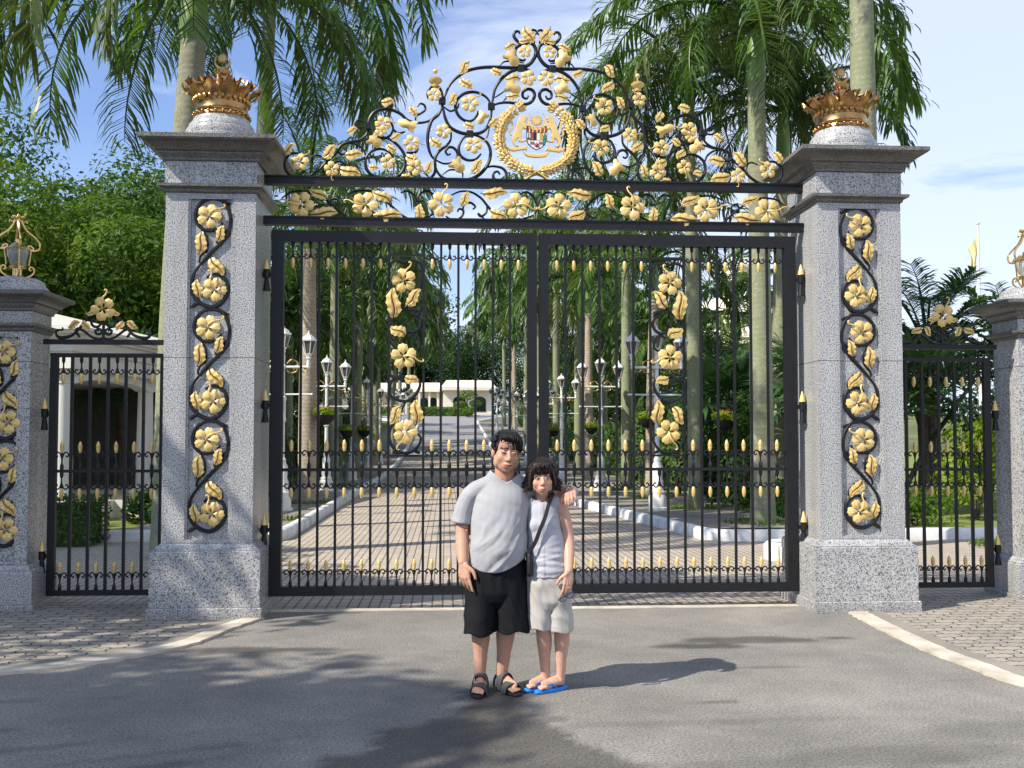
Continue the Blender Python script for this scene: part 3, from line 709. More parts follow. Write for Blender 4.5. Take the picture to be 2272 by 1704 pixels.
# ------------------------------------------------------------------ main gate leaves
K7 = lambda x,y: ((lambda p:(p.x,p.z))(survey(580+x*.30741, 480+y*.30741, 0)))
IR = MAT['iron']
def hinge(parent, x, z, s, L=.11, y=-.04):
    mb = MB(); mb.box(min(x,x+s*L),max(x,x+s*L),y-.018,y+.018,z-.02,z+.02)
    xc = x+s*.045
    mb.lathe([(.0,-.17),(.036,-.165),(.02,-.04),(.034,-.035),(.034,.05),(0,.05)], 10, (xc,y-.02,z)); h = mb.build('hinge', IR, parent)
    mb = MB(); mb.lathe([(.0,.05),(.034,.05),(.030,.07),(.006,.155),(0,.16)], 10, (xc,y-.02,z)); mb.build('gold_tip', MAT['gold'], h)
def gate_leaf(s, **k):
    r = empty('iron_gate', (0,0,0), **k)
    x0, x1 = .012, 2.632; zb, zt = .145, 3.735; st = .115
    mb = MB()
    def bx(a,b,c,d,y0=-.045,y1=.045): mb.box(min(s*a,s*b),max(s*a,s*b),y0,y1,c,d)
    bx(x1-st,x1,zb,zt); bx(x0,x0+.095,zb,zt); bx(x0+.095,x1-st,zt-.115,zt,-.043,.043); bx(x0+.095,x1-st,zb,zb+.088,-.043,.043)
    mb.build('frame', IR, r, 30)
    mb = MB(); bx(x0+.095,x1-st,1.357,1.387,-.022,.022); mb.build('mid_rail', IR, r, 30)
    xi0, xi1 = x0+.095, x1-st; n = 14; w = (xi1-xi0)/n; zm = 1.372
    cols = (0,)
    for i in range(1,n):
        xx = s*(xi0+w*i); mb = MB()
        zt2 = zt-.115
        if i == 7: zt2 = 1.357
        mb.box(xx-.012,xx+.012,-.012,.012,zb+.088,zt2); mb.build('bar', IR, r, 30)
    pa, pb = (6,8)
    for za in (3.495,1.50):
        mb = MB(); bx(xi0+w*pa+.012, xi0+w*pb-.012, za, za+.02, -.01,.01); mb.build('panel_rail', IR, r, 30)
    for i in range(n):
        xx = s*(xi0+w*(i+.5))
        spear(r, xx, zb+.086, .262)
        spear(r, xx, 1.362, .275, False)
        if i not in (6,7):
            spear(r, xx, zt-.113, .258, False)
            spear(r, xx, 1.384, .285)
    # flower panel, traced on the left leaf and mirrored for the right one
    mid = -(xi0+w*7)
    def T(pts):
        o = []
        for x,y in pts:
            p = K7(x,y); o.append(((p[0]) * (1 if s < 0 else -1), p[1]))
        return o
    L2 = lambda x,y: (x, y+1366.3)     # offset from the lower crop to the upper one, in crop pixels
    curves = [[(925,440),(930,350),(980,318),(1030,330),(1070,318),(1130,330),(1155,370)],[(1150,340),(1160,440),(1135,540),(1060,640),(985,700),(935,770),(920,850),(940,920),(990,965)],
      [(1030,672),(1100,672),(1138,690),(1120,715),(1100,700)],[(1040,650),(1110,690),(1150,750),(1140,805),(1090,835),(1040,815),(1020,785),(1050,762)],[(1060,870),(1095,850),(1135,880),(1142,940),(1100,970)],
      [(930,1090),(930,1145),(980,1165),(1008,1140),(990,1125)],[(935,1300),(928,1230),(945,1185),(990,1172),(1045,1195),(1055,1240),(1020,1262),(1003,1240)],[(925,1265),(950,1310),(1040,1335),(1110,1290),(1145,1220),(1135,1170)],
      [(1040,1340),(1000,1420),(945,1500),(922,1580),(945,1660),(1000,1700),(1070,1705),(1130,1660),(1150,1600),(1120,1565)],[(945,1700),(985,1705),(1000,1690)],[(1100,1690),(1145,1710)]]
    for c in curves:
        P = spline([(x,-.005,z) for x,z in T(c)], 5); m_ = len(P)
        mb = MB(); mb.tube(P, [.014*(.7+.5*math.sin(PI*i/(m_-1))) for i in range(m_)], 6); mb.build('scroll', IR, r)
    ff = -s
    for (x,y),rr,a in (((1030,465),.122,-.5),((1028,1012),.128,.95),((1040,1555),.122,2.7)):
        (fx,fz), = T([(x,y)]); flower(r, fx, fz, rr, -.015, a*ff, ff)
    for a,b_,w_ in (((950,740),(955,515),.9),((1045,650),(1150,525),.95),((1040,862),(930,795),1.3),((1035,1160),(1135,1195),1.3),((1118,1500),(1120,1320),1.0),((1005,1372),(928,1500),1.0)):
        p,q = T([a,b_]); leaf(r, p, q, -.01, w_, flip=ff)
    for z in (3.29, 2.00, .79):
        hinge(r, s*(x1), z, s, .09)
    return r
gate_leaf(-1, label='left leaf of the big black iron gate, behind the man', cat='gate', group='leaves of the main gate')
gate_leaf(1, label='right leaf of the big black iron gate, behind the woman', cat='gate', group='leaves of the main gate')

# ------------------------------------------------------------------ overthrow
K2 = lambda x,y: ((lambda p:(p.x,p.z))(survey(600+x*.30741, y*.30741, 0)))
def overthrow():
    r = empty('gate_overthrow', (0,0,4.2), label='black iron overthrow above the big gate with gold flowers, crest and coat of arms', cat='overthrow')
    off = -4.2; TK = .84
    for nm,z0,z1,yy in (('lower_beam',3.79,3.875,.05),('upper_beam',4.195,4.28,.05)):
        mb = MB(); mb.box(-2.715,2.715,-yy,yy,z0+off,z1+off); mb.box(-2.71,2.71,-yy-.012,-yy-.001,z1-.018+off,z1-.002+off); mb.build(nm, IR, r, 30)
    AX = K2(1925,1000)[0]
    def both(pts, rad_=.017, sub=5, taper=True):
        q = [K2(x,y) for x,y in pts]
        for s in (1,-1):
            P = spline([(AX+(x-AX) if s > 0 else AX-(x-AX), 0, z+off) for x,z in q], sub); m_ = len(P)
            mb = MB(); mb.tube(P, [TK*rad_*((.62+.5*math.sin(PI*min(1,i/(m_-1)*1.0+.0))) if taper else 1) for i in range(m_)], 7); mb.build('scroll', IR, r)
    crest = [([(1240,735),(1262,685),(1300,605),(1370,540),(1450,502),(1560,485),(1700,488),(1790,490),(1860,470),(1905,420),(1917,370),(1900,325),(1860,300),(1815,318),(1775,345),(1765,390),(1785,425),(1825,437),(1840,425)],.021),
      ([(1900,330),(1880,315),(1820,318),(1778,292),(1757,258),(1768,230),(1792,228),(1800,245)],.018),
      ([(1900,330),(1905,300),(1890,270),(1880,235),(1893,217),(1915,222),(1922,240),(1908,250)],.014),
      ([(1595,770),(1605,720),(1622,640),(1665,572),(1725,522),(1800,497),(1850,502),(1888,525),(1897,550)],.019),
      ([(1595,770),(1640,748),(1710,740),(1780,748),(1840,753),(1885,733),(1907,690),(1895,655),(1860,643),(1825,662),(1822,698),(1848,712),(1862,690)],.019),
      ([(1595,765),(1570,715),(1530,683),(1470,664),(1400,675),(1350,715),(1335,770),(1355,830),(1400,868),(1450,872),(1490,835),(1500,800)],.018),
      ([(1240,735),(1250,800),(1265,860),(1300,920),(1370,957),(1440,967),(1510,960),(1560,925),(1590,850),(1597,775)],.020),
      ([(1440,967),(1390,1000),(1360,1060),(1370,1120),(1420,1155),(1480,1150),(1520,1110)],.017),
      ([(1440,967),(1510,987),(1565,1030),(1588,1090),(1580,1160),(1545,1222),(1490,1272),(1420,1297),(1330,1300),(1250,1285),(1205,1240),(1185,1180)],.020),
      ([(1185,1150),(1250,1180),(1320,1170),(1352,1120),(1330,1073),(1290,1062),(1265,1090),(1280,1118),(1302,1108)],.016),
      ([(1305,950),(1300,1010),(1270,1050),(1215,1095),(1188,1150),(1190,1230),(1165,1275),(1110,1298),(1050,1285)],.017),
      ([(1240,735),(1235,780),(1210,830),(1170,862),(1150,905),(1135,980),(1140,1060),(1160,1120),(1188,1155)],.019),
      ([(1225,800),(1150,870),(1060,887),(990,866),(940,822),(880,795),(810,788),(750,810),(715,860),(708,920),(730,970),(785,1000),(850,988),(885,935),(872,880)],.019),
      ([(1050,887),(1050,842),(1090,815),(1117,790),(1110,758),(1080,748),(1062,772)],.014),
      ([(1240,735),(1242,690),(1225,640),(1190,618),(1150,637),(1133,680),(1140,715)],.016),
      ([(705,910),(650,922),(618,910),(615,880),(645,868),(682,890)],.014),
      ([(705,910),(692,970),(640,1012),(570,1027),(510,1050),(488,1088),(515,1115),(547,1092),(525,1070)],.017),
      ([(620,1027),(700,1003),(800,990),(870,1010),(930,1060),(967,1120),(970,1190),(940,1252),(880,1290),(800,1288),(730,1262),(690,1210),(690,1140),(730,1092),(800,1075),(862,1102),(880,1135)],.019),
      ([(560,1030),(620,1042),(670,1080),(690,1130)],.013),
      ([(510,1055),(470,1110),(400,1172),(340,1232),(260,1277),(190,1287),(130,1252),(105,1200),(112,1148),(150,1110),(210,1108),(240,1130)],.018),
      ([(285,1135),(340,1118),(390,1150),(425,1165)],.011),([(430,1185),(500,1165),(560,1200)],.012),
      ([(1545,1215),(1600,1200),(1670,1212),(1702,1250),(1690,1295),(1650,1307),(1612,1287),(1612,1250),(1640,1238),(1657,1260)],.018),
      ([(1615,705),(1650,685),(1700,650)],.009),([(1675,740),(1695,715),(1720,702)],.009),([(1250,770),(1300,802),(1350,778),(1360,745)],.012),
      ([(1240,1262),(1300,1225),(1380,1240),(1388,1282)],.011),([(980,1100),(1040,1102),(1068,1070)],.016),([(880,925),(920,962),(972,950)],.014),([(1050,1290),(1130,1297),(1178,1260),(1187,1210)],.015),
      ([(1582,905),(1567,980),(1540,1012)],.009),([(1655,475),(1690,445),(1760,445),(1830,455)],.010)]
    for pts,rr in crest: both(pts, rr)
    # collars that clip the scrolls together
    for x,y in ((1240,730),(1595,770),(1440,967),(1810,492),(703,912)):
        q = K2(x,y)
        for s in (1,-1):
            X = AX+s*(q[0]-AX); mb = MB(); mb.box(X-.035,X+.035,-.028,.028,q[1]+off-.03,q[1]+off+.03,bev=.008); mb.build('collar', IR, r, 30)
    def gold(kind, a, b_=None, rr=0, ang=0, w=1.):
        p = K2(*a); q = K2(*b_) if b_ else None
        for s in (1,-1):
            fx = lambda t: AX+s*(t-AX)
            if kind == 'flower': flower(r, fx(p[0]), p[1]+off, rr*.00117, -.03, s*ang, s)
            else: leaf(r, (fx(p[0]),p[1]+off), (fx(q[0]),q[1]+off), -.02, w, ME_LEAF if kind=='leaf' else ME_BUD, s, kind)
    for x,y,sz,a in ((1835,380,58,-.3),(1860,572,70,2.6),(1440,755,78,0),(1250,955,66,-2.4),(1465,1055,76,.3),(1182,692,60,-.2),(815,900,70,.6),(1020,1040,72,.8),(850,1175,64,2.4),(218,1175,76,-.1),(445,1225,66,2.2),(1045,1215,72,-.9),(800,950,52,2.8)):
        gold('flower',(x,y),rr=sz,ang=a)
    for a,b_,w_ in (((1770,330),(1680,355),1.1),((1430,455),(1365,540),1.2),((1372,572),(1455,655),1.1),((1597,500),(1670,558),1.2),((1800,575),(1685,575),1.2),((1700,702),(1800,702),1.1),((1290,762),(1350,680),1.1),((1572,915),(1652,860),1.1),
        ((1400,890),(1472,940),1.2),((1160,1000),(1230,1080),1.2),((1450,1255),(1530,1158),1.1),((1120,1255),(1172,1168),1.1),((945,1272),(1022,1290),1.3),((980,1128),(1070,1180),1.2),((845,1045),(905,1115),1.2),((870,1010),(948,975),1.2),
        ((540,1120),(670,1122),1.15),((500,1222),(655,1272),1.0),((380,1145),(482,1055),1.1),((95,1112),(182,1042),1.1),((555,962),(630,930),1.3),((1015,770),(1050,855),1.2),((800,742),(897,742),1.3),((710,1205),(782,1222),1.3),((1832,205),(1895,320),1.2),((1790,300),(1870,310),1.0),((1870,1270),(1800,1270),.01)):
        if w_ > .1: gold('leaf',a,b_,w=w_)
    for a,b_,w_ in (((1780,480),(1715,385),1.1),((1800,672),(1708,615),1.2),((1500,900),(1545,820),1.0),((1390,1245),(1320,1165),1.2),((925,880),(1050,930),.8),((800,1060),(722,995),1.2)):
        gold('bud',a,b_,w=w_)
    # small crowns with a ball, above the shoulders
    q = K2(1190,590); qb = K2(1198,515)
    for s in (1,-1):
        X = AX+s*(q[0]-AX); z = q[1]+off; mb = MB()
        mb.lathe([(.035,-.055),(.04,-.04),(.03,-.03),(.065,.0),(.07,.02),(.05,.03),(.055,.035),(.02,.045),(0,.05)], 12, (X,0,z))
        mb.tube([(X,0,z+.04),(X,0,qb[1]+off)], .006, 6); mb.ball((X,0,qb[1]+off), .024, 10); mb.build('finial', MAT['gold'], r)
    # frieze
    fr = [[(80,1432),(150,1387),(230,1380),(300,1392),(400,1442),(500,1522),(560,1580),(650,1592)],[(540,1412),(620,1380),(720,1380),(800,1422),(880,1492),(960,1560),(1050,1590),(1140,1560)],[(940,1392),(990,1380),(1040,1412),(1060,1452),(1100,1444),(1090,1420)],
      [(1060,1432),(1090,1392),(1140,1380),(1190,1412)],[(1265,1560),(1330,1592),(1382,1560),(1392,1520),(1362,1508),(1350,1530)],[(1390,1540),(1395,1485),(1440,1462),(1478,1490),(1460,1512)],[(1300,1412),(1370,1382),(1450,1387),(1520,1430),(1562,1480),(1622,1542),(1720,1592),(1820,1580),(1900,1552)],
      [(1800,1402),(1850,1386),(1900,1422),(1920,1480),(1912,1550)],[(1560,1470),(1560,1530),(1520,1562),(1500,1540),(1555,1590)],[(90,1560),(150,1590),(200,1570)],[(430,1500),(440,1440),(480,1440),(490,1470)],[(550,1500),(540,1560),(600,1590)],[(1140,1560),(1180,1540)]]
    for pts in fr: both(pts, .014)
    for x,y,a in ((225,1480,-2.3),(685,1482,-2.3),(1235,1480,-.6),(1775,1490,.9)):
        p = K2(x,y)
        for s in (1,-1): flower(r, AX+s*(p[0]-AX), p[1]+off, .130, -.03, s*a, s)
    for a,b_,w_ in (((415,1442),(285,1370),.9),((285,1550),(490,1540),.85),((870,1462),(735,1380),.9),((740,1560),(955,1562),.85),((1070,1590),(1085,1475),1.2),((1375,1492),(1432,1388),1.1),((1530,1402),(1715,1398),.85),((1580,1520),(1712,1592),1.0)):
        gold('leaf',a,b_,w=w_)
    # wreath and coat of arms
    K8 = lambda x,y: ((lambda p:(p.x,p.z+off))(survey(1060+x*.12658, 200+y*.12658, 0)))
    A8 = K8(1030,800)[0]
    path = spline([(K8(x,y)[0],0,K8(x,y)[1]) for x,y in ((960,1430),(800,1390),(640,1310),(500,1190),(420,1050),(385,880),(400,710),(460,560),(560,430),(740,290))], 4)
    grain = MB(); grain.lathe([(0,0),(.34,.18),(.46,.42),(.36,.75),(0,1.0)], 6)
    for s in (1,-1):
        mb = MB()
        n = 25
        for i in range(n):
            f_ = i/(n-1)*(len(path)-1.001); k0 = int(f_); p = path[k0].lerp(path[min(k0+1,len(path)-1)], f_-k0)
            t = (path[min(k0+1,len(path)-1)]-path[max(k0-1,0)]).normalized(); ang = math.atan2(t.x, t.z)
            for da,o2,yy in ((-.85,-.020,-.006),(.85,.020,-.006),(0,0,-.034),(-.5,-.013,-.02),(.5,.013,-.02)):
                
                a = ang+da+.12*math.sin(i*2.3+da*3); L = .062*(1+.15*math.sin(i*1.7)); nx = V((math.cos(ang),0,-math.sin(ang)))
                base = p + nx*o2 + V((0,yy,0))
                vs = []
                for x,y,z in grain.v:
                    lx = x*.034; ly = y*.040; lz = z*L
                    X = base.x + lx*math.cos(a)+lz*math.sin(a); Z = base.z - lx*math.sin(a)+lz*math.cos(a)
                    vs.append((A8+s*(X-A8), base.y+ly, Z))
                mb.add(vs, grain.f)
        for dx in (-28,0,28):
            P = spline([(A8+s*(K8(x,y)[0]-A8), -.01+dx*.0004, K8(x,y)[1]) for x,y in ((900,1400+dx*.6),(1030,1455+dx*.7),(1150,1520+dx*.2),(1250-dx,1620))], 5); mb.tube(P, .011, 6)
        link('wreath_branch', fixn(mb.mesh('wreath_branch', MAT['gold'], 50)), r)
    def pl(pts, y0, y1, bev=.006): 
        mb = MB(); mb.plate(pts, y0, y1, bev=bev); return mb
    tig = [(740,470),(790,455),(840,465),(855,500),(835,520),(845,545),(815,575),(830,590),(880,610),(915,630),(900,645),(850,640),(855,680),(825,690),(795,665),(780,700),(755,760),(775,800),(760,850),(745,880),(800,885),(850,870),(855,895),(800,915),(735,915),(710,890),(725,840),(690,855),(660,890),(650,940),(680,975),(715,990),(660,995),(620,950),(600,900),(605,830),(635,760),(665,690),(680,620),(700,560),(725,520)]
    tail = [(625,800),(580,790),(555,745),(580,700),(610,650),(605,590),(560,560)]
    for s in (1,-1):
        pts = [(A8+s*(K8(x,y)[0]-A8), K8(x,y)[1]) for x,y in tig]
        if s < 0: pts = pts[::-1]
        t = pl(pts, -.028, .004, .003); P = spline([(A8+s*(K8(x,y)[0]-A8), -.01, K8(x,y)[1]) for x,y in tail], 4); t.tube(P, .009, 6)
        link('tiger', fixn(t.mesh('tiger', MAT['gold'], 35)), r)
    sp = lambda pts: [K8(x,y) for x,y in pts]
    arms = MB(); arms.plate(sp([(850,648),(1218,655),(1215,880),(1180,960),(1110,1020),(1030,1055),(950,1015),(880,950),(850,880)]), -.012, .006)
    sh = link('shield', fixn(arms.mesh('shield', simple('shield_edge',(.03,.06,.16),None,5,.5), 30)), r)
    cols = {'red':(.42,.06,.045),'wht':(.8,.8,.78),'blk':(.012,.012,.015),'yel':(.62,.42,.05),'grn':(.05,.25,.17),'brn':(.22,.13,.06)}
    cm = {q:simple('enamel_'+n_,c,None,5,.4) for (q,c),n_ in zip(cols.items(),('red','white','black','yellow','green','brown'))}
    def field(nm, pts, c, y0=-.018): 
        mb = MB(); mb.plate(sp(pts), y0, -.011); link(nm, fixn(mb.mesh(nm, cm[c], 30)), sh)
    field('chief', [(858,656),(1210,662),(1208,752),(858,752)], 'red')
    xs_ = [(862,920,'wht'),(926,974,'red'),(978,1028,'blk'),(1032,1084,'wht'),(1088,1138,'yel'),(1144,1206,'wht')]
    for a,b_,c in xs_: field('stripe', [(a,758),(b_,758),(b_,848 if c=='wht' and (a<900 or a>1100) else 886),(a,848 if c=='wht' and (a<900 or a>1100) else 886)], c)
    field('stripe', [(862,850),(920,850),(920,880),(862,880)], 'brn'); field('stripe', [(1144,850),(1206,850),(1206,880),(1144,880)], 'grn')
    field('quarter', [(866,886),(918,886),(918,968),(886,940)], 'wht'); field('quarter', [(1144,886),(1202,886),(1176,945),(1144,972)], 'grn')
    field('quarter', [(924,892),(984,892),(984,1026),(950,1005),(924,980)], 'wht'); field('quarter', [(988,892),(1070,892),(1070,1030),(1030,1046),(988,1030)], 'wht'); field('quarter', [(1074,892),(1138,892),(1138,980),(1110,1008),(1074,1026)], 'wht')
    mb = MB()
    for x in (905,965,1035,1100,1165):                     # daggers on the chief
        p = K8(x,700); mb.tube([(p[0]-.004,-.02,p[1]+.028),(p[0]+.004,-.02,p[1]),(p[0],-.02,p[1]-.03)], .0055, 5); mb.tube([(p[0]-.012,-.02,p[1]+.022),(p[0]+.008,-.02,p[1]+.022)], .005, 5)
    mb.build('dagger', MAT['gold'], sh)
    mb = MB(); p = K8(1030,970); mb.ball((p[0],-.02,p[1]), .016, 8); 
    for i in range(5):
        a = i*2*PI/5; mb.ball((p[0]+.014*math.sin(a),-.018,p[1]+.014*math.cos(a)), .011, 6)
    mb.build('hibiscus_badge', cm['red'], sh)
    mb = MB(); p = K8(1172,800)
    mb.plate([(p[0]-.018,p[1]-.02),(p[0]+.018,p[1]-.02),(p[0],p[1]+.03)], -.024, -.017); mb.box(p[0]-.004,p[0]+.004,-.023,-.017,p[1]-.034,p[1]-.02); link('tree_badge', fixn(mb.mesh('tree_badge', cm['grn'], 30)), sh)
    mb = MB(); p = K8(885,805); mb.box(p[0]-.012,p[0]+.012,-.022,-.017,p[1]-.024,p[1]-.018); mb.box(p[0]-.003,p[0]+.003,-.022,-.017,p[1]-.018,p[1]+.025); mb.build('palm_badge', cm['grn'], sh)
    for cx_,pc in ((955,930),(1105,930)):
        p = K8(cx_,pc); mb = MB(); mb.plate([(p[0]-.018,p[1]-.012),(p[0]-.006,p[1]-.014),(p[0]+.018,p[1]-.004),(p[0]+.012,p[1]+.012),(p[0]-.004,p[1]+.006),(p[0]-.016,p[1]+.014)], -.024, -.017); link('badge', fixn(mb.mesh('badge', cm['brn'], 30)), sh)
    # star and crescent
    p = K8(1030,540); crescent_part(MAT['gold'], r, p[0], p[1], .100, .034, -.02, .004, 40)
    st = []
    p = K8(1030,535)
    for i in range(28):
        R_ = .062 if i % 2 == 0 else .044; a = 2*PI*i/28; st.append((p[0]+R_*math.cos(a), p[1]+R_*math.sin(a)))
    mb = MB(); mb.plate(st, -.022, .004, bev=.006); link('star', fixn(mb.mesh('star', MAT['gold'], 30)), r)
    # ribbon: three folded pieces
    rib = [[(490,995),(540,1005),(620,1015),(730,1000),(850,990),(865,1020),(862,1075),(845,1050),(740,1062),(620,1080),(550,1060)],[(1540,1010),(1490,1025),(1400,1030),(1300,1010),(1215,1000),(1180,1040),(1178,1090),(1205,1068),(1300,1080),(1430,1100),(1500,1075)],
           [(795,1075),(830,1100),(920,1125),(1030,1132),(1140,1122),(1215,1100),(1245,1068),(1235,1130),(1205,1170),(1100,1190),(1000,1192),(880,1175),(820,1140)]]
    for pts in rib:
        mb = MB(); mb.plate(sp(pts), -.026, .002, bev=.006); link('ribbon', fixn(mb.mesh('ribbon', MAT['gold'], 30)), r)
    return r
overthrow()

# ------------------------------------------------------------------ side gates
def side_gate(s, label):
    Y = .45
    r = empty('side_gate', (0,Y,0), label=label, cat='gate', group='side gates')
    x0, x1 = 3.60, 4.915; zb, zt = .10, 2.545
    mb = MB()
    def bx(a,b,c,d,y=.026): mb.box(min(s*a,s*b),max(s*a,s*b),-y,y,c,d)
    bx(x1-.075,x1,zb,zt); bx(x0,x0+.05,zb,zt); bx(x0+.05,x1-.075,zt-.042,zt,.024); bx(x0+.05,x1-.075,zb,zb+.055,.024); mb.build('frame', IR, r, 30)
    mb = MB(); bx(x0+.05,x1-.075,1.335,1.365,.02); mb.build('mid_rail', IR, r, 30)
    w = .178; xs = [x1-.037-w*i for i in range(8)]
    for i in range(1,7):
        mb = MB(); bx(xs[i]-.014,xs[i]+.014,zb+.055,zt-.042,.014); mb.build('bar', IR, r, 30)
    for i in range(6):
        xx = s*(xs[i]-w/2)
        spear(r, xx, zb+.05, .285); spear(r, xx, zt-.04, .275, False); spear(r, xx, 1.345, .285, False); spear(r, xx, 1.36, .29)
    for z in (1.93,.50): hinge(r, s*x1, z, s, .08, 0)
    c = empty('gate_cresting', (0,Y,0), label='scrolled iron cresting with a gold flower, over the '+('left' if s < 0 else 'right')+' side gate', cat='cresting', group='crestings above the side gates')
    mb = MB(); mb.box(min(s*3.57,s*4.985),max(s*3.57,s*4.985),-.03,.03,2.635,2.685); mb.build('beam', IR, c, 30)
    KS = lambda x,y: ((lambda p:(-p.x*(-s) if s>0 else p.x, p.z))(survey(x*.28934, 450+y*.28934, Y)))
    def T(pts): 
        o = []
        for x,y in pts:
            p = survey(x*.28934, 450+y*.28934, Y); xx = p.x
            o.append((xx if s < 0 else -xx - .0, p.z))
        return o
    AXS = T([(795,900)])[0][0]
    half = [[(795,1000),(790,1030),(760,1043),(715,1035),(670,1005),(630,975),(590,965),(575,1000),(520,1030),(455,1035),(430,1005),(440,975),(480,975),(478,955)],[(760,985),(740,975),(732,995),(750,1008),(775,1000),(778,980),(755,965),(722,985)],[(430,1010),(470,1030),(560,1010),(640,925),(690,870),(740,860)],[(790,880),(780,920),(750,950),(715,945),(700,915),(725,900),(740,915)],[(585,985),(600,1015),(615,1028)]]
    for sgn in (1,-1):
        for h in half:
            P = spline([(AXS+sgn*(x-AXS),0,z) for x,z in T(h)], 5); n = len(P); mb = MB(); mb.tube(P, [.012*(.7+.5*math.sin(PI*i/(n-1))) for i in range(n)], 6); mb.build('scroll', IR, c)
        for a,b_,w_ in (((615,915),(525,960),1.1),((640,905),(690,980),1.1),((730,850),(665,850),1.2)):
            p,q = T([a,b_]); leaf(c, (AXS+sgn*(p[0]-AXS),p[1]), (AXS+sgn*(q[0]-AXS),q[1]), -.015, w_, flip=sgn)
    mb = MB(); zz = T([(795,1040)])[0][1]; mb.box(AXS-.012,AXS+.012,-.012,.012,2.685,zz+.24); mb.build('stem', IR, c, 30)
    fx,fz = T([(798,815)])[0]; flower(c, AXS, fz, .125, -.02, -.65)
side_gate(-1, 'narrow black iron side gate left of the left tall pillar, in front of the portico')
side_gate(1, 'narrow black iron side gate right of the right tall pillar, in front of the lawn')
# ------------------------------------------------------------------ palms
def frond_mesh(seed, L, e0, e1, n=76, leafl=.92, m='palm_leaf', planes=True, w=.040):
    r = random.Random(seed); mb = MB(); N = 16
    P = [V((0,0,0))]; D = []; side = r.uniform(-.25,.25)
    for i in range(N):
        t = (i+.5)/N; e = e0+(e1-e0)*(t**1.25); az = side*t*t
        d = V((math.cos(e)*math.cos(az), math.cos(e)*math.sin(az), math.sin(e))); D.append(d); P.append(P[-1]+d*(L/N))
    mb.tube(P, [.045*(1-i/(N+.6))+.004 for i in range(N+1)], 5)
    def at(t):
        f = t*N; k = min(int(f), N-1); return P[k].lerp(P[k+1], f-k), D[k]
    for i in range(n):
        t = .16+.84*(i+.5)/n; p, d = at(t)
        sd = d.cross(V((0,0,1))); sd = sd.normalized() if sd.length > .05 else V((0,1,0)); upv = sd.cross(d)
        for s in (-1,1):
            ll = leafl*(math.sin(PI*min(1,.18+.80*(1-abs(t-.45)*1.1)))**.8)*r.uniform(.8,1.12)*(1-.45*max(0,t-.7)/.3)
            lift = r.choice((-.35,.05,.5)) if planes else .25
            lift += r.uniform(-.15,.15)
            fw = .35+.55*t+r.uniform(-.1,.1)
            dr = (sd*s + d*fw + upv*lift).normalized()
            g = r.uniform(.55,1.05) if planes else r.uniform(.25,.5)
            a = p; b = a + dr*ll*.45; dr2 = (dr + V((0,0,-g))).normalized(); c = b + dr2*ll*.35
            dr3 = (dr2 + V((0,0,-g*1.1))).normalized(); e = c + dr3*ll*.25
            wv = (dr.cross(V((0,0,1))).normalized() if abs(dr.z) < .95 else d)*w*.5
            wv = (wv + upv*r.uniform(-.5,.5)*w*.5)
            mb.add([a-wv*.5,a+wv*.5,b-wv,b+wv,c-wv*.8,c+wv*.8,e], [(0,1,3,2),(2,3,5,4),(4,5,6)])
    return mb.mesh('frond', MAT[m], 0)
FR = {'up':[frond_mesh(i, 2.9, rad(82), rad(5), m='palm_leaf') for i in (1,2)],
      'mid':[frond_mesh(i, 3.5, rad(52), rad(-68)) for i in (3,4,5)],
      'low':[frond_mesh(i, 3.7, rad(18), rad(-98), m='palm_leaf_dry' if i==8 else 'palm_leaf') for i in (6,7,8)]}
FAR = {'up':[frond_mesh(11, 2.9, rad(80), rad(0), 34, .95, w=.085)],'mid':[frond_mesh(12, 3.4, rad(48), rad(-70), 34, .95, w=.085),frond_mesh(13, 3.4, rad(55), rad(-60), 34, .95, w=.085)],
       'low':[frond_mesh(14, 3.5, rad(15), rad(-95), 34, .95, w=.085,m='palm_leaf_dry'),frond_mesh(15, 3.5, rad(5), rad(-95), 34, .95, w=.085)]}
def palm(x, y, r0, h, label, seed, lean=(0,0), mat='trunk_green', n=(5,7,6), far=False, fs=1., turn=0, group='royal palms along the driveway'):
    rr = random.Random(seed); z = zat(y)+.10
    root = empty('royal_palm', (x,y,z), label=label, cat='palm tree', group=group)
    mb = MB(); K = 14; rings = []; nn = 14
    for i in range(K+1):
        t = i/K; rad_ = r0*(1.18 if i==0 else 1.05 if i==1 else 1+.06*math.sin(PI*t*1.3)-.22*t)
        cx = lean[0]*t*t; cy = lean[1]*t*t
        rings.append([(cx+rad_*math.cos(2*PI*k/nn), cy+rad_*math.sin(2*PI*k/nn), -.12 + (h+.12)*t) for k in range(nn)])
    mb.loft(rings); mb.build('trunk', MAT[mat], root)
    top = V((lean[0],lean[1],h)); mb = MB(); q = r0*.78
    mb.lathe([(q*.98,-.02),(q*1.12,.08),(q*1.1,.35),(q*.85,.8),(q*.55,1.15),(q*.3,1.3),(0,1.32)], 12, tuple(top)); mb.build('crownshaft', MAT['crownshaft'], root)
    src = FAR if far else FR; a = turn
    for kind,cnt,hz in (('up',n[0],1.22),('mid',n[1],1.12),('low',n[2],1.0)):
        for i in range(cnt):
            a += 2.39996+rr.uniform(-.2,.2); s = fs*rr.uniform(.88,1.08)
            link('frond', rr.choice(src[kind]), root, (top.x+.06*math.cos(a),top.y+.06*math.sin(a),top.z+hz), (rr.uniform(-.15,.15), rr.uniform(-.12,.12), a), (s,s,s))
    return root
ORD = ['first','second','third','fourth','fifth','sixth','seventh','eighth','ninth','tenth','eleventh','twelfth','thirteenth','fourteenth','fifteenth']
def gnd(k): return k
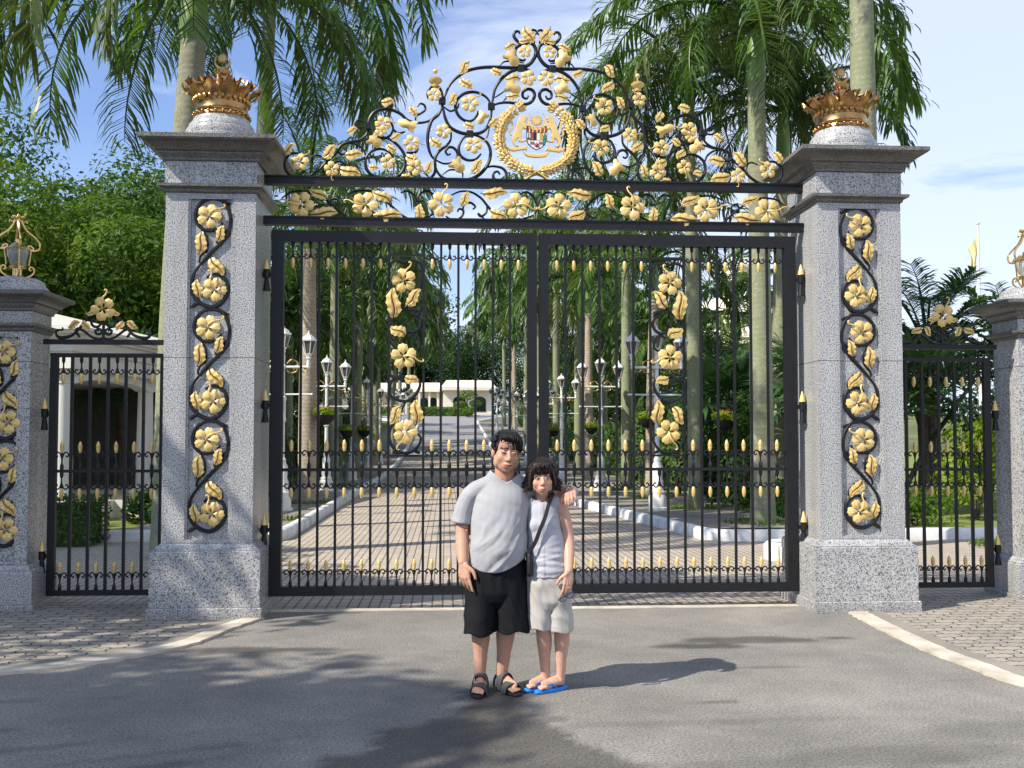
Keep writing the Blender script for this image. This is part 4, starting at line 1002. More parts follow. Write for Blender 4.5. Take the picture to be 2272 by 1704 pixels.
# left of the drive
palm(-4.80,4.6,.245,7.35,'palm with a bare curved trunk rising behind the left tall pillar',101,(.22,.1),'trunk_green',(5,9,13),fs=1.12)
palm(-4.50,9.2,.165,9.6,'tall palm behind the left tall pillar, hanging fronds reaching towards the crest',102,(.22,0),'trunk_green',(4,9,14),turn=.6,fs=1.18)
palm(-4.25,14.8,.225,6.2,'thick pale ringed palm trunk seen through the left gate leaf behind a lamp post',103,(0,0),'trunk_pale',(5,7,6),turn=1.9)
LY = [24,30.5,34,38,43.5,50,57,65,74,85]
for i,yy in enumerate(LY):
    palm(-4.62+.25*math.sin(i*2.3), yy, .175, (6.0 if i<2 else 7.6)+1.5*math.sin(i*1.7+1)**2, f'lichened palm left of the driveway, {ORD[i]} trunk beyond the thick pale one', 110+i, (.15*math.sin(i),0), 'trunk_green', (5,9,10) if yy > 28 else (5,7,8), far=yy>28, turn=i, fs=1.25 if yy > 36 else 1.05)
# right of the drive
palm(5.62,5.3,.215,11.0,'very tall palm whose bare trunk rises behind the crown of the right tall pillar',201,(-.03,0),'trunk_green',(5,6,6),fs=1.05)
palm(4.88,8.3,.215,8.2,'thick speckled palm by the right gate edge, a big frond hanging beside the crest',202,(-.05,0),'trunk_green',(5,10,13),turn=.9)
R1 = bpy.data.objects['royal_palm.%03d' % (len([o for o in bpy.data.objects if o.name.startswith('royal_palm')])-1)]
link('frond', FR['low'][0], R1, (-.05,0,9.25), (.1,.1,rad(-108)), (1.12,)*3); link('frond', FR['low'][1], R1, (-.05,0,9.3), (.1,.1,rad(-50)), (1.1,)*3)
palm(6.35,11.8,.18,7.9,'palm trunk standing just behind the thick speckled palm on the right',203,(.2,.1),'trunk_green',(5,8,10),turn=2)
palm(4.62,12.3,.165,8.7,'slim pale palm behind the right gate leaf, crown above the frieze',204,(-.1,0),'trunk_green',(5,8,12),turn=1)
palm(4.52,16.7,.165,5.3,'palm with a brown ringed upper trunk and a flower basket, right of the driveway',205,(.1,0),'trunk_pale',(5,6,6))
palm(4.55,20.6,.165,7.4,'palm right of the driveway, just left of the one with a brown upper trunk',206,(0,0),'trunk_green',(5,6,6),turn=.4)
RY = [28.5,33.5,38.5,45,52,59,67,76,87]
for i,yy in enumerate(RY):
    palm(4.5+.25*math.sin(i*1.9), yy, .17, (6.4 if i<2 else 8.6)+1.8*math.sin(i*2.1)**2, f'palm on the right side of the driveway, {ORD[i+6]} trunk counting from the gate', 220+i, (.12*math.sin(i*3),0), 'trunk_green' if i%3 else 'trunk_pale', (6,10,11) if yy > 30 else (5,8,8), far=yy>30, turn=i*.7, fs=1.32 if yy > 36 else 1.1)
for i,(xx,yy,hh) in enumerate(((-6.4,26,4.6),(-6.5,32,5.2),(-6.5,38,5.4),(-6.6,45,6.4),(-6.6,54,6.8),(-6.8,64,7),(8.3,22,4.6),(7.8,27.5,4.4),(8.0,33,5.2),(8.2,40,5.4),(8.0,47,6.2),(8.3,56,6.6))):
    palm(xx, yy, .17, hh, f'outer row palm {"left" if xx<0 else "right"} of the driveway, {ORD[i%6]} from the gate', 240+i, (0,0), 'trunk_green', (5,6,6), far=True, turn=i, group='palms of the outer rows')

# ------------------------------------------------------------------ leafy crowns
def leaf_cloud(mb, c, R, n, size, r, flat=1.0, shell=.35):
    for _ in range(n):
        u = V((r.gauss(0,1), r.gauss(0,1), r.gauss(0,1)*flat)); 
        if u.length < 1e-6: continue
        u.normalize(); q = (1-shell)+shell*r.random()**.5 if r.random() > .12 else r.random()
        p = V(c) + V((u.x*R[0], u.y*R[1], u.z*R[2]))*q
        nrm = (u + V((r.gauss(0,.55), r.gauss(0,.55), r.gauss(.25,.55)))).normalized()
        t = nrm.orthogonal().normalized(); t.rotate(Matrix.Rotation(r.uniform(0,2*PI), 3, nrm)); b_ = nrm.cross(t)
        s = size*r.uniform(.6,1.25)
        mb.add([p - t*s, p + b_*s*.42 + nrm*s*.12, p + t*s, p - b_*s*.42 + nrm*s*.12], [(0,1,2,3)])
def crown_mesh(seed, R, lobes, n, size, m, flat=1.):
    r = random.Random(seed); mb = MB()
    for i in range(lobes):
        u = V((r.gauss(0,1), r.gauss(0,1), r.gauss(.1,.8))).normalized(); q = r.uniform(.35,.82)
        c = (u.x*R[0]*q, u.y*R[1]*q, u.z*R[2]*q); k = r.uniform(.28,.48)
        leaf_cloud(mb, c, (R[0]*k, R[1]*k, R[2]*k*.85), n//lobes, size, r)
    return mb.mesh('crown', MAT[m], 0)
CRM = [crown_mesh(31,(4,4,4.2),24,26000,.105,'leaf_bright'), crown_mesh(32,(4,4,4.6),26,18000,.105,'leaf_mid'), crown_mesh(33,(4,4,4.4),22,12000,.14,'leaf_dark'), crown_mesh(34,(4,4,5.2),30,9000,.2,'leaf_mid')]
def tree(x, y, h, R, v, label, group, cb=None, tr=.2, mesh=None, z0=None):
    z = zat(y) if z0 is None else z0; root = empty('tree', (x,y,z), label=label, cat='tree', group=group)
    cz = h - R*1.0; rr = random.Random(int(x*10+y*100)); mb = MB()
    P = spline([(0,0,-.2),(.1*R*.3,0,cz*.5),(0,.1,cz)], 4); n = len(P); mb.tube(P, [tr*(1.25-.7*i/n) for i in range(n)], 9)
    for i in range(6):
        a = i*1.05+rr.random(); e = V((math.cos(a)*R*.6, math.sin(a)*R*.6, cz+R*rr.uniform(-.1,.55)))
        mb.tube(spline([(0,.02,cz*.72),(e.x*.4,e.y*.4,cz*.9),tuple(e)],3), [tr*.5,tr*.45,tr*.4,tr*.33,tr*.25,tr*.18,tr*.1], 6)
    mb.build('trunk', MAT['bark'], root)
    k = R/4.2; link('crown', mesh or CRM[v], root, (0,0,cz), (0,0,rr.uniform(0,6)), (k*rr.uniform(.95,1.1),k*rr.uniform(.95,1.1),k))
    return root
LT = [(-15.5,17.5,11.6,4.9,0,'bright green bushy tree at the left edge of the photo'),(-11.2,21.5,10.9,4.5,0,'bright leafy tree behind the white portico roof'),(-19.5,27,14.5,5.6,1,'tall green tree at the far left behind the bright bushy one'),
      (-13.6,29,13.6,5.4,0,'tall leafy tree between the portico and the left tall pillar'),(-9.2,25.5,11.6,4.4,1,'darker tree directly left of the left tall pillar'),(-24,22,14.5,5.0,1,'dark tree whose top is cut off by the left photo border'),(-16,11.5,6.4,3.0,2,'low dark tree beside the portico at the left edge')]
for t in LT: tree(*t, 'trees left of the gate')
k = 0
for side in (-1,1):
    for i,yy in enumerate((34,42,50,58,67,77,88)):
        xx = side*(11.5+1.6*math.sin(i*2.1)); h = (10.5 if side<0 else 8.2)+1.6*math.sin(i*3.3+side)
        if side > 0 and i < 1: h = 6.2
        tree(xx, yy, h, 3.9 if side<0 else 3.5, (1,2,3)[(i+side)%3], f'leafy tree behind the palms {"left" if side<0 else "right"} of the driveway, {ORD[i]} from the gate', 'trees behind the avenue palms')
for i,(xx,yy,h,R,v,l) in enumerate([(-6.2,158,22,7.5,3,'tall pointed tree rising above the palace roof at the end of the driveway'),(-15,150,15.5,7.5,2,'dark tree left of the pointed tree behind the palace'),(1.5,152,16.5,7,2,'dark tree right of the pointed tree behind the palace'),
    (-24,150,16,8,2,'dark tree behind the left end of the palace'),(10,155,17,8,1,'leafy tree behind the right half of the palace'),(19,150,15,7.5,2,'dark tree behind the right end of the palace'),(-34,155,18,9,2,'broad dark tree farthest left behind the palace'),(-10.5,166,17,8,2,'dark tree in the second row behind the palace, left'),(-2,170,16,8,2,'dark tree in the second row behind the palace, right')]):
    t = tree(xx,yy,h,R,v,l,'trees behind the palace')
    
# far wood beyond the grounds: one mass
mb = MB(); r = random.Random(5)
for i in range(46):
    a = rad(-52+104*i/45); R = 215+r.uniform(-12,12); leaf_cloud(mb, (R*math.sin(a), R*math.cos(a)-10, 4+r.uniform(0,4)), (9,9,8+r.uniform(0,4)), 520, .9, r)
mb.build('wood', MAT['leaf_dark'], smooth=0, kind='stuff', label='distant dark wood behind the palace grounds', cat='wood')

# ------------------------------------------------------------------ hedges, shrubs
def hedge(x0, x1, y0, y1, h, dens, size, m, label, name='hedge', cat='hedge', z=None, group=None, tops=0):
    root = empty(name, ((x0+x1)/2,(y0+y1)/2,zat((y0+y1)/2) if z is None else z), label=label, cat=cat, group=group)
    mb = MB(); r = random.Random(int(x0*7+y0*3)); cx,cy = (x0+x1)/2,(y0+y1)/2; W,D = (x1-x0)/2,(y1-y0)/2; zb = root.location.z
    n = int(dens*(2*h*(W+D)*2+4*W*D))
    for _ in range(n):
        f = r.random(); A = [4*W*D, 2*W*h*2, 2*D*h*2]; q = r.random()*sum(A)
        yy = 0
        if q < A[0]: p = V((r.uniform(-W,W), r.uniform(-D,D), h)); nr = V((0,0,1))
        elif q < A[0]+A[1]: s = r.choice((-1,1)); p = V((r.uniform(-W,W), s*D, r.uniform(.05,h))); nr = V((0,s,0))
        else: s = r.choice((-1,1)); p = V((s*W, r.uniform(-D,D), r.uniform(.05,h))); nr = V((s,0,0))
        j = mnoise.noise(p*1.3)*.10*min(1,h)*(1+tops); p += nr*(j+r.uniform(-.08,.03)); p.z += zat(cy+p.y)-zat(cy) if z is None else 0
        nn = (nr + V((r.gauss(0,.5),r.gauss(0,.5),r.gauss(.2,.5)))).normalized(); t = nn.orthogonal().normalized(); t.rotate(Matrix.Rotation(r.uniform(0,6.3),3,nn)); b_ = nn.cross(t); s = size*r.uniform(.6,1.3)
        mb.add([p-t*s, p+b_*s*.45, p+t*s, p-b_*s*.45],[(0,1,2,3)])
    mb.build('foliage', MAT[m], root, 0)
    mb = MB(); e = .12
    if W > .2 and D > .2:
        ys_ = [-D+e+(2*D-2*e)*i/max(1,int(D/2)) for i in range(max(1,int(D/2))+1)]
        mb.loft([[(-W+e,yy,(zat(cy+yy)-zat(cy) if z is None else 0)-.02),(W-e,yy,(zat(cy+yy)-zat(cy) if z is None else 0)-.02),(W-e,yy,h-e+(zat(cy+yy)-zat(cy) if z is None else 0)),(-W+e,yy,h-e+(zat(cy+yy)-zat(cy) if z is None else 0))] for yy in ys_])
        link('twigs', fixn(mb.mesh('twigs', MAT['leaf_dark'], 0)), root)
    return root
hedge(-8.3,-7.3,18.5,92,2.6,55,.11,'leaf_dark','long tall dark hedge behind the palms left of the driveway')
hedge(6.3,7.3,14.5,92,2.3,55,.11,'hedge','long tall green hedge behind the palms right of the driveway')
hedge(-8.3,-6.35,6.05,6.95,.78,420,.045,'hedge','clipped box hedge in front of the portico steps','hedge','hedge',0.0)
hedge(5.55,6.5,9.2,10.1,.75,420,.045,'hedge','small clipped hedge beside the thick speckled palm','hedge','hedge',.1)
hedge(-4.5,2.2,110,112.5,1.0,40,.14,'leaf_bright','wide rounded hedge on the lawn in front of the palace','hedge','hedge',None)
hedge(-10,-6.5,111,113,1.0,40,.14,'leaf_bright','short hedge left of the wide one in front of the palace','hedge','hedge',None)
def shrub(x, y, R, h, m, label, n=1400, size=.07, cone=False, name='shrub', cat='shrub', group=None, z=None):
    root = empty(name, (x,y,zat(y)+.1 if z is None else z), label=label, cat=cat, group=group); r = random.Random(int(x*31+y*17)); mb = MB()
    if cone:
        for _ in range(n):
            q = r.random()**.8; a = r.uniform(0,2*PI); rr_ = R*(1-q)**.75*(1+.15*math.sin(a*5+q*9))*r.uniform(.8,1.02); p = V((rr_*math.cos(a), rr_*math.sin(a), .05+h*q))
            nn = (V((math.cos(a),math.sin(a),.5))+V((r.gauss(0,.5),r.gauss(0,.5),r.gauss(0,.5)))).normalized(); t = nn.orthogonal().normalized(); t.rotate(Matrix.Rotation(r.uniform(0,6.3),3,nn)); b_ = nn.cross(t); s = size*r.uniform(.6,1.3)
            mb.add([p-t*s, p+b_*s*.45, p+t*s, p-b_*s*.45],[(0,1,2,3)])
    else:
        for i in range(9):
            a = r.uniform(0,6.3); q = r.uniform(.2,.7); leaf_cloud(mb, (R*q*math.cos(a), R*q*math.sin(a), h*r.uniform(.35,.72)), (R*.45,R*.45,h*.32), n//9, size, r)
    mb.build('foliage', MAT[m], root, 0)
    mb = MB()
    for i in range(5):
        a = i*1.3; mb.tube([(0.02*math.cos(a),.02*math.sin(a),-.1),(R*.2*math.cos(a),R*.2*math.sin(a),h*.4),(R*.4*math.cos(a),R*.4*math.sin(a),h*.75)], [.03,.022,.012], 5)
    mb.build('stem', MAT['bark'], root)
    return root
SH = [(5.75,12.6,.7,2.6,'hedge','conical green shrub between the slim pale palm and the thick speckled one',True),(5.6,18.2,.75,3.0,'hedge','tall conical shrub right of the first right lamp post',True),(5.55,23.5,.75,2.9,'leaf_mid','conical shrub behind the second lamp post on the right',True),
      (5.9,15.0,.9,1.6,'leaf_dark','dark rounded shrub behind the first lamp post on the right',False),(5.5,10.9,.6,1.3,'leaf_mid','round shrub at the foot of the slim pale palm',False),(6.6,9.6,.8,1.9,'leaf_mid','loose green shrub beside the right tall pillar, behind the small clipped hedge',False),
      (-5.6,12.5,.75,2.4,'leaf_dark','dark conical shrub behind the first lamp post on the left',True),(-5.6,17.5,.8,2.6,'leaf_dark','dark conical shrub behind the second lamp post on the left',True),(-5.5,22.2,.8,2.2,'leaf_mid','rounded shrub behind the left row of palms',False),(-5.5,27,.8,2.4,'leaf_dark','dark shrub farther up the left row of palms',False),
      (-6.3,9.1,.55,.7,'leaf_mid','low spreading shrub on the kerb beside the left tall pillar',False)]
for x,y,R,h,m_,l,c in SH: shrub(x,y,R,h,m_,l,1700 if c else 1300,.075,c)
# right-hand garden seen through the right side gate
shrub(7.6,8.1,.85,.85,'leaf_bright','low bright bush on the lawn behind the right side gate',1500,.05)
shrub(9.4,9.2,.75,2.15,'leaf_lime','lime green shrub on a leaning stem by the right photo edge',1500,.09)
shrub(10.5,19,1.3,3.4,'leaf_mid','tall green shrub at the back of the lawn, right of the leaning trunks',2200,.09)
shrub(9.2,18,1.5,2.4,'leaf_bright','bright green shrub at the back of the lawn behind the leaning trunks',2200,.08)
shrub(13.4,16,1.2,3.0,'leaf_mid','dark green shrub behind the lime green one',2000,.09)
shrub(6.9,7.6,.5,.4,'leaf_bright','small round bush beside the right tall pillar, on the lawn edge',700,.045)
r = random.Random(3); mb = MB()
for i in range(900):
    x = r.uniform(7.2,11.2); y = 5.0+.5*r.random()+.12*(x-7); leafs = .05*r.uniform(.7,1.3); a = r.uniform(0,6.3)
    mb.add([(x,y,.02),(x+leafs*math.cos(a),y+leafs*math.sin(a),.05+.06*r.random()),(x+leafs*.6*math.cos(a+.8),y+leafs*.6*math.sin(a+.8),.11*r.random()+.03)],[(0,1,2)])
mb.build('ground_cover', MAT['leaf_bright'], smooth=0, kind='stuff', label='strip of low ground cover by the white kerb behind the right side gate', cat='ground cover')
# grass tufts at palm feet
mb = MB()
for cx,cy,R in ((4.88,8.3,.75),(4.62,12.3,.6),(4.52,16.7,.6),(4.55,20.6,.6),(-4.25,14.8,.7),(-4.6,24,.6),(5.3,5.5,.5),(-4.4,9.6,.9)):
    for i in range(420):
        a = r.uniform(0,6.3); q = R*r.random()**.5; x = cx+q*math.cos(a); y = cy+q*math.sin(a); b_ = r.uniform(0,6.3); h = r.uniform(.04,.12)
        z0 = .14 if cy > 7 else 0
        mb.add([(x,y,z0),(x+.03*math.cos(b_),y+.03*math.sin(b_),z0),(x+.04*math.cos(b_+.5),y+.04*math.sin(b_+.5),z0+h)],[(0,1,2)])
mb.build('grass', MAT['leaf_bright'], smooth=0, kind='stuff', label='short grass tufts round the palm feet', cat='grass')

# feather palms and fan palms behind the right side gate
ARC = [frond_mesh(41, 3.0, rad(78), rad(-35), 48, .8, 'fan_leaf', False, .06), frond_mesh(42, 2.8, rad(60), rad(-55), 48, .8, 'fan_leaf', False, .06), frond_mesh(43, 2.6, rad(85), rad(30), 40, .75, 'fan_leaf', False, .06)]
def feather(x, y, h, label, seed, n=12, s=1.):
    r = random.Random(seed); root = empty('feather_palm', (x,y,.1), label=label, cat='palm tree', group='short palms right of the gate')
    mb = MB(); mb.tube(spline([(0,0,-.1),(.1,0,h*.5),(.02,.05,h)],4), [.14]*9, 9); mb.build('trunk', MAT['bark'], root)
    for i in range(n):
        a = i*2.4+r.uniform(-.3,.3)+seed; q = s*r.uniform(.85,1.1); link('frond', ARC[i%3] if i else ARC[2], root, (.02,.05,h), (0,0,a), (q,q,q))
    return root
feather(10.6,13.6,3.2,'dark feather palm arching over the cresting of the right side gate',51,22,1.05)
feather(13.6,15.5,3.3,'feather palm beside the right gatepost, below the flagpole',52,20)
feather(8.0,14.5,3.0,'feather palm close to the right tall pillar, above the side gate',53,20)
feather(7.3,19.5,2.6,'feather palm seen between the two thick trunks right of the gate',54,12)
def fan_mesh(seed):
    r = random.Random(seed); mb = MB(); n = 34; R = 1.0
    mb.tube([(0,0,0),(.35,0,.08),(.75,0,.0)], [.018,.014,.012], 5)
    for i in range(n):
        a = rad(-155+310*i/(n-1)); L = R*(.8+.2*math.cos(a))*r.uniform(.9,1.05); c = V((.75,0,0)); d = V((math.cos(a),math.sin(a),.12*math.cos(a*8)))
        s = V((-math.sin(a),math.cos(a),0)); w = .042
        b_ = c+d*L*.6+V((0,0,-.02)); t = c+d*L+V((0,0,-.10-.12*r.random()))
        mb.add([c-s*.004,c+s*.004,b_-s*w,b_+s*w,t],[(0,1,3,2),(2,3,4)])
    return mb.mesh('fan_leaf', MAT['fan_leaf'], 0)
FAN = [fan_mesh(1), fan_mesh(2)]
def fanpalm(x, y, h, label, seed, n=16, s=1.):
    r = random.Random(seed); root = empty('fan_palm', (x,y,.1), label=label, cat='palm tree', group='fan palms right of the gate')
    mb = MB(); mb.tube([(0,0,-.1),(.03,0,h*.5),(0,.03,h)], [.13,.11,.10], 9); mb.build('trunk', MAT['bark'], root)
    for i in range(n):
        a = i*2.4+seed; e = rad(65-100*i/n)+r.uniform(-.2,.2); q = s*r.uniform(.85,1.15); link('fan_leaf', FAN[i%2], root, (0,.03,h), (r.uniform(-.4,.4),-e,a), (q,q,q))
    return root
fanpalm(6.9,10.9,2.6,'fan palm tucked behind the right tall pillar',61,18,1.15)
fanpalm(9.2,11.0,2.5,'fan palm with spread leaves behind the right side gate cresting',62,18,1.1)
fanpalm(6.6,16.5,2.6,'fan palm in the gap between the slim pale palm and the thick speckled one',63,16,1.2)
fanpalm(12.3,10.4,2.2,'fan palm behind the right gatepost',64,16,1.0)
fanpalm(-9.5,17.5,3.2,'fan palm above the portico roof beside the left tall pillar',65,16,1.1)
fanpalm(-13.5,15.5,3.6,'fan palm half hidden in the dark trees behind the portico',66,16,1.1)
for i,(x,y,tx,ty,h) in enumerate(((7.5,10.6,9.3,12.0,2.6),(8.1,10.4,10.9,12.0,2.9))):
    root = empty('leaning_tree', (x,y,.1), label=('thin dark leaning trunk on the lawn, nearer the right tall pillar','second thin dark leaning trunk on the lawn, nearer the right gatepost')[i], cat='tree')
    mb = MB(); mb.tube(spline([(0,0,-.2),((tx-x)*.45,(ty-y)*.4,h*.5),(tx-x,ty-y,h)],4), [.065,.06,.058,.055,.052,.05,.045,.04,.035], 8); mb.build('trunk', MAT['bark'], root)
    mb = MB(); leaf_cloud(mb, (tx-x,ty-y,h+.3), (.6,.6,.4), 420, .09, random.Random(i)); mb.build('crown', MAT['leaf_dark'], root, 0)

# trees on the near side of the road, outside the photo, that shade its left half
CRX = crown_mesh(35,(4,4,3.2),26,10500,.22,'leaf_mid')
for i,(x,y,h,R) in enumerate(((-11.7,-8.9,11.0,3.7),(-12.7,-2.7,10.8,3.7),(-11.5,-12.4,11.0,3.8),(-13.6,1.6,11.0,3.6))):
    tree(x,y,h,R,0,('broad roadside tree on the viewer side, left of the camera','broad roadside tree standing level with the left gatepost, outside the photo','broad roadside tree behind the camera on the left','broad roadside tree beyond the left gatepost, outside the photo')[i],'roadside trees outside the gate',mesh=CRX,tr=.3,z0=0)

# ------------------------------------------------------------------ lamp posts
def lamp_meshes():
    d = {}
    wp = MAT['white_paint']
    mb = MB(); mb.lathe([(.24,0),(.24,.06),(.20,.08),(.20,.30),(.17,.34),(.175,.40),(.13,.46),(.14,.62),(.11,.70),(.12,.95),(.075,1.05),(.085,1.10),(.06,1.14),(0,1.14)], 10); d['base'] = mb.mesh('base', wp)
    mb = MB(); mb.lathe([(.055,1.13),(.05,1.9),(.075,1.92),(.075,1.98),(.065,2.0),(.065,2.36),(.08,2.38),(.08,2.44),(.048,2.46),(.042,3.05),(.07,3.07),(.07,3.12),(.04,3.15),(.05,3.30),(.035,3.42),(0,3.42)], 12); d['shaft'] = mb.mesh('shaft', wp)
    mb = MB(); mb.tube([(-.62,0,2.50),(.62,0,2.50)], .018, 6); mb.ball((-.63,0,2.5),.03,8); mb.ball((.63,0,2.5),.03,8); d['crossbar'] = mb.mesh('crossbar', wp)
    mb = MB(); mb.tube([(-.56,0,3.09),(.56,0,3.09)], .028, 8)
    for s in (-1,1): mb.lathe([(.03,-.02),(.045,.0),(.04,.05),(.05,.09),(.03,.14),(.04,.18),(0,.19)], 10, (s*.55,0,3.08))
    d['arm'] = mb.mesh('arm', wp)
    for s in (-1,1):
        mb = MB()
        for P in (((.08,3.02),(.16,2.96),(.28,2.99),(.30,3.05),(.24,3.06),(.23,3.02)),((.08,3.16),(.18,3.25),(.30,3.20),(.32,3.13),(.26,3.12)),((.34,3.06),(.40,2.99),(.50,3.0),(.50,3.05),(.45,3.05))):
            q = spline([(s*x,0,z) for x,z in P],4); mb.tube(q, .014, 5)
        d['scroll'+('' if s < 0 else ' ')] = mb.mesh('scroll', MAT['brass'])
    mb = MB(); mb.lathe([(.05,0),(.06,.02),(.045,.04),(.075,.10),(.08,.12),(0,.12)], 6); mb.lathe([(.155,.38),(.175,.385),(.18,.415),(.15,.425),(.12,.475),(.06,.52),(.035,.53),(.035,.55),(.015,.57),(.02,.60),(0,.62)], 6)
    for i in range(6):
        a = 2*PI*i/6; mb.tube([(.078*math.cos(a),.078*math.sin(a),.11),(.155*math.cos(a),.155*math.sin(a),.385)], .010, 4)
    d['lantern'] = mb.mesh('lantern', wp, 30)
    mb = MB(); mb.lathe([(.072,.118),(.148,.38)], 6, cap=False); d['glass'] = mb.mesh('glass', MAT['lens_glass'], 30)
    return d
LM = lamp_meshes()
def lamp(x, y, rz, label):
    r = empty('street_lamp', (x,y,zat(y)+.14), rz, label=label, cat='lamp post', group='white lamp posts along the driveway')
    for n in ('base','shaft','crossbar','arm','scroll','scroll '): link(n.strip(), LM[n], r)
    for lx,lz in ((0,3.40),(-.55,3.26),(.55,3.26)):
        l = link('lantern', LM['lantern'], r, (lx,0,lz)); link('glass', LM['glass'], l)
    return r
for s in (-1,1):
    for i in range(9):
        y = (12.1 if s < 0 else 11.8)+8.1*i
        lamp((-4.42 if s < 0 else 3.66)+(0 if i<2 or s<0 else -.25), y, .10*s, f'white three-lantern lamp post on the {"left" if s<0 else "right"} of the driveway, {ORD[i]} from the gate')

# ------------------------------------------------------------------ flower baskets on the palms
def basket(x, y, z, label, k=1.):
    r = empty('flower_basket', (x,y,zat(y)+z), label=label, cat='flower basket', group='flower baskets hung on the palms')
    mb = MB(); mb.lathe([(0,-.24),(.10,-.22),(.20,-.12),(.26,0),(.24,.0),(.0,-.02)], 14); mb.build('bowl', MAT['basket'], r)
    mb = MB(); rr = random.Random(int(y*10)); leaf_cloud(mb, (0,0,.08), (.30,.30,.13), 420, .05, rr); mb.build('foliage', MAT['leaf_lime'], r, 0)
    mb = MB(); leaf_cloud(mb, (0,0,.17), (.26,.26,.06), 60, .035, rr); mb.build('blossoms', MAT['petal_red'], r, 0)
    mb = MB(); mb.tube([(0,.0,-.24),(0,.30,-.05),(0,.32,.1)], .012, 5); mb.build('bracket', MAT['iron'], r)
basket(-3.80,14.5,2.25,'flower basket on the thick pale palm left of the driveway')
basket(-4.15,23.8,1.95,'flower basket on the second palm left of the driveway')
basket(-4.1,30.3,2.0,'smallest flower basket left of the driveway, on the third palm')
basket(4.35,16.35,2.2,'flower basket on the palm with the brown upper trunk')
basket(4.55,28.1,2.1,'flower basket farther up on the right side of the driveway')
basket(5.2,12.0,2.1,'flower basket beside the slim pale palm, mostly hidden')
basket(1.98+2.2,38.0,2.0,'small flower basket far up the right side of the driveway')

# ------------------------------------------------------------------ guard portico on the left
g = empty('portico', (-8.15,9.7,0), rad(-8), label='white columned guard portico with entablature, behind the left side gate', cat='building')
pm = MAT['portico']
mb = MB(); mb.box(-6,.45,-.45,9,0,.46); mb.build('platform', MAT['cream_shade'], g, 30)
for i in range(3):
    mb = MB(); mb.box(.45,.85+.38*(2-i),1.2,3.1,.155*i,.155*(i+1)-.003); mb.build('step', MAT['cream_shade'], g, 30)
def column(x, y):
    mb = MB(); z0, z1 = .46, 3.0
    mb.box(x-.24,x+.24,y-.24,y+.24,z0,z0+.10); mb.lathe([(.23,z0+.1),(.23,z0+.16),(.19,z0+.2),(.185,z0+.25),(.19,1.2),(.16,z1-.28),(.18,z1-.27),(.18,z1-.23),(.165,z1-.22),(.165,z1-.14),(.22,z1-.07),(0,z1-.07)], 24, (x,y,0)); mb.box(x-.25,x+.25,y-.25,y+.25,z1-.07,z1)
    mb.build('column', pm, g)
for x,y in ((0,0),(0,3.6),(0,7.4),(-4.6,0),(-4.6,7.4)): column(x,y)
mb = MB()
def ent(h0,h1,o): mb.box(-5.2-o,.32+o,-.32-o,8.2+o,h0,h1)
ent(3.0,3.32,0); ent(3.322,3.36,.05); ent(3.362,3.58,.02); ent(3.582,3.64,.12); ent(3.642,3.70,.24); ent(3.702,3.76,.30); mb.build('entablature', pm, g, 30)
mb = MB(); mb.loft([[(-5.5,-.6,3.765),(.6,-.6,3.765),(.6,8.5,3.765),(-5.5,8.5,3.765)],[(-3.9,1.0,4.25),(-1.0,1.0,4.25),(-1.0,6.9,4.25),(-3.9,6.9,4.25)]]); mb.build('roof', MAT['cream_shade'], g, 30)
def arch_spandrel(x0,y0,x1,y1,zt,zs,th):
    # wall between columns with an arched soffit
    L = math.hypot(x1-x0,y1-y0); n = 14; pts = [(0,zt),(0,zs)]
    for i in range(n+1):
        t = i/n; pts.append((.2+(L-.4)*t, zs+(zt-zs-.12)*math.sin(PI*t)**.55))
    pts += [(L,zs),(L,zt)]
    mb = MB(); mb.plate(pts,-th,th); me = fixn(mb.mesh('arch', pm, 40)); link('arch', me, g, (x0,y0,0), (0,0,math.atan2(y1-y0,x1-x0)))
arch_spandrel(0,0,0,3.6,2.998,2.74,.15); arch_spandrel(0,3.6,0,7.4,2.998,2.74,.15); arch_spandrel(-4.6,0,0,0,2.998,2.74,.15)
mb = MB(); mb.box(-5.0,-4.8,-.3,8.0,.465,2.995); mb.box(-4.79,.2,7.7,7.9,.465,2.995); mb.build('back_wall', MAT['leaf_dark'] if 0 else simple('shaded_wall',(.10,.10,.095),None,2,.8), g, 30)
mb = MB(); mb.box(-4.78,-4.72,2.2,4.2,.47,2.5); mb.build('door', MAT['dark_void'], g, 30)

# ------------------------------------------------------------------ palace at the end of the drive
PZ = zat(118)
p = empty('palace', (0,121,PZ), rad(2.5), label='long cream flat roofed building with arches at the end of the driveway', cat='building')
cm_ = MAT['cream']
mb = MB(); mb.box(-1.2,5,0,12,0,3.5); mb.box(-16,-1.25,5.5,17,0,3.5); mb.box(-6.2,-1.22,2.6,5.4,0,3.4); mb.build('wall', cm_, p, 30)
mb = MB(); mb.loft([[(-1.6,-1.2,3.2),(5.4,-1.2,3.2),(5.4,12.5,3.2),(-1.6,12.5,3.2)],[(-1.6,-1.2,3.6),(5.4,-1.2,3.6),(5.4,12.5,3.6),(-1.6,12.5,3.6)],[(-.9,-.5,4.5),(4.8,-.5,4.5),(4.8,12,4.5),(-.9,12,4.5)]])
mb.loft([[(-16.4,3.6,3.1),(-1.65,1.0,3.1),(-1.65,17.4,3.1),(-16.4,17.4,3.1)],[(-16.4,3.6,3.5),(-1.65,1.0,3.5),(-1.65,17.4,3.5),(-16.4,17.4,3.5)],[(-15.8,4.4,4.3),(-1.66,1.9,4.3),(-1.66,17,4.3),(-15.8,17,4.3)]]); mb.build('roof', simple('cream_roof',(.78,.70,.54),(.70,.62,.47),.8,.7), p, 30)
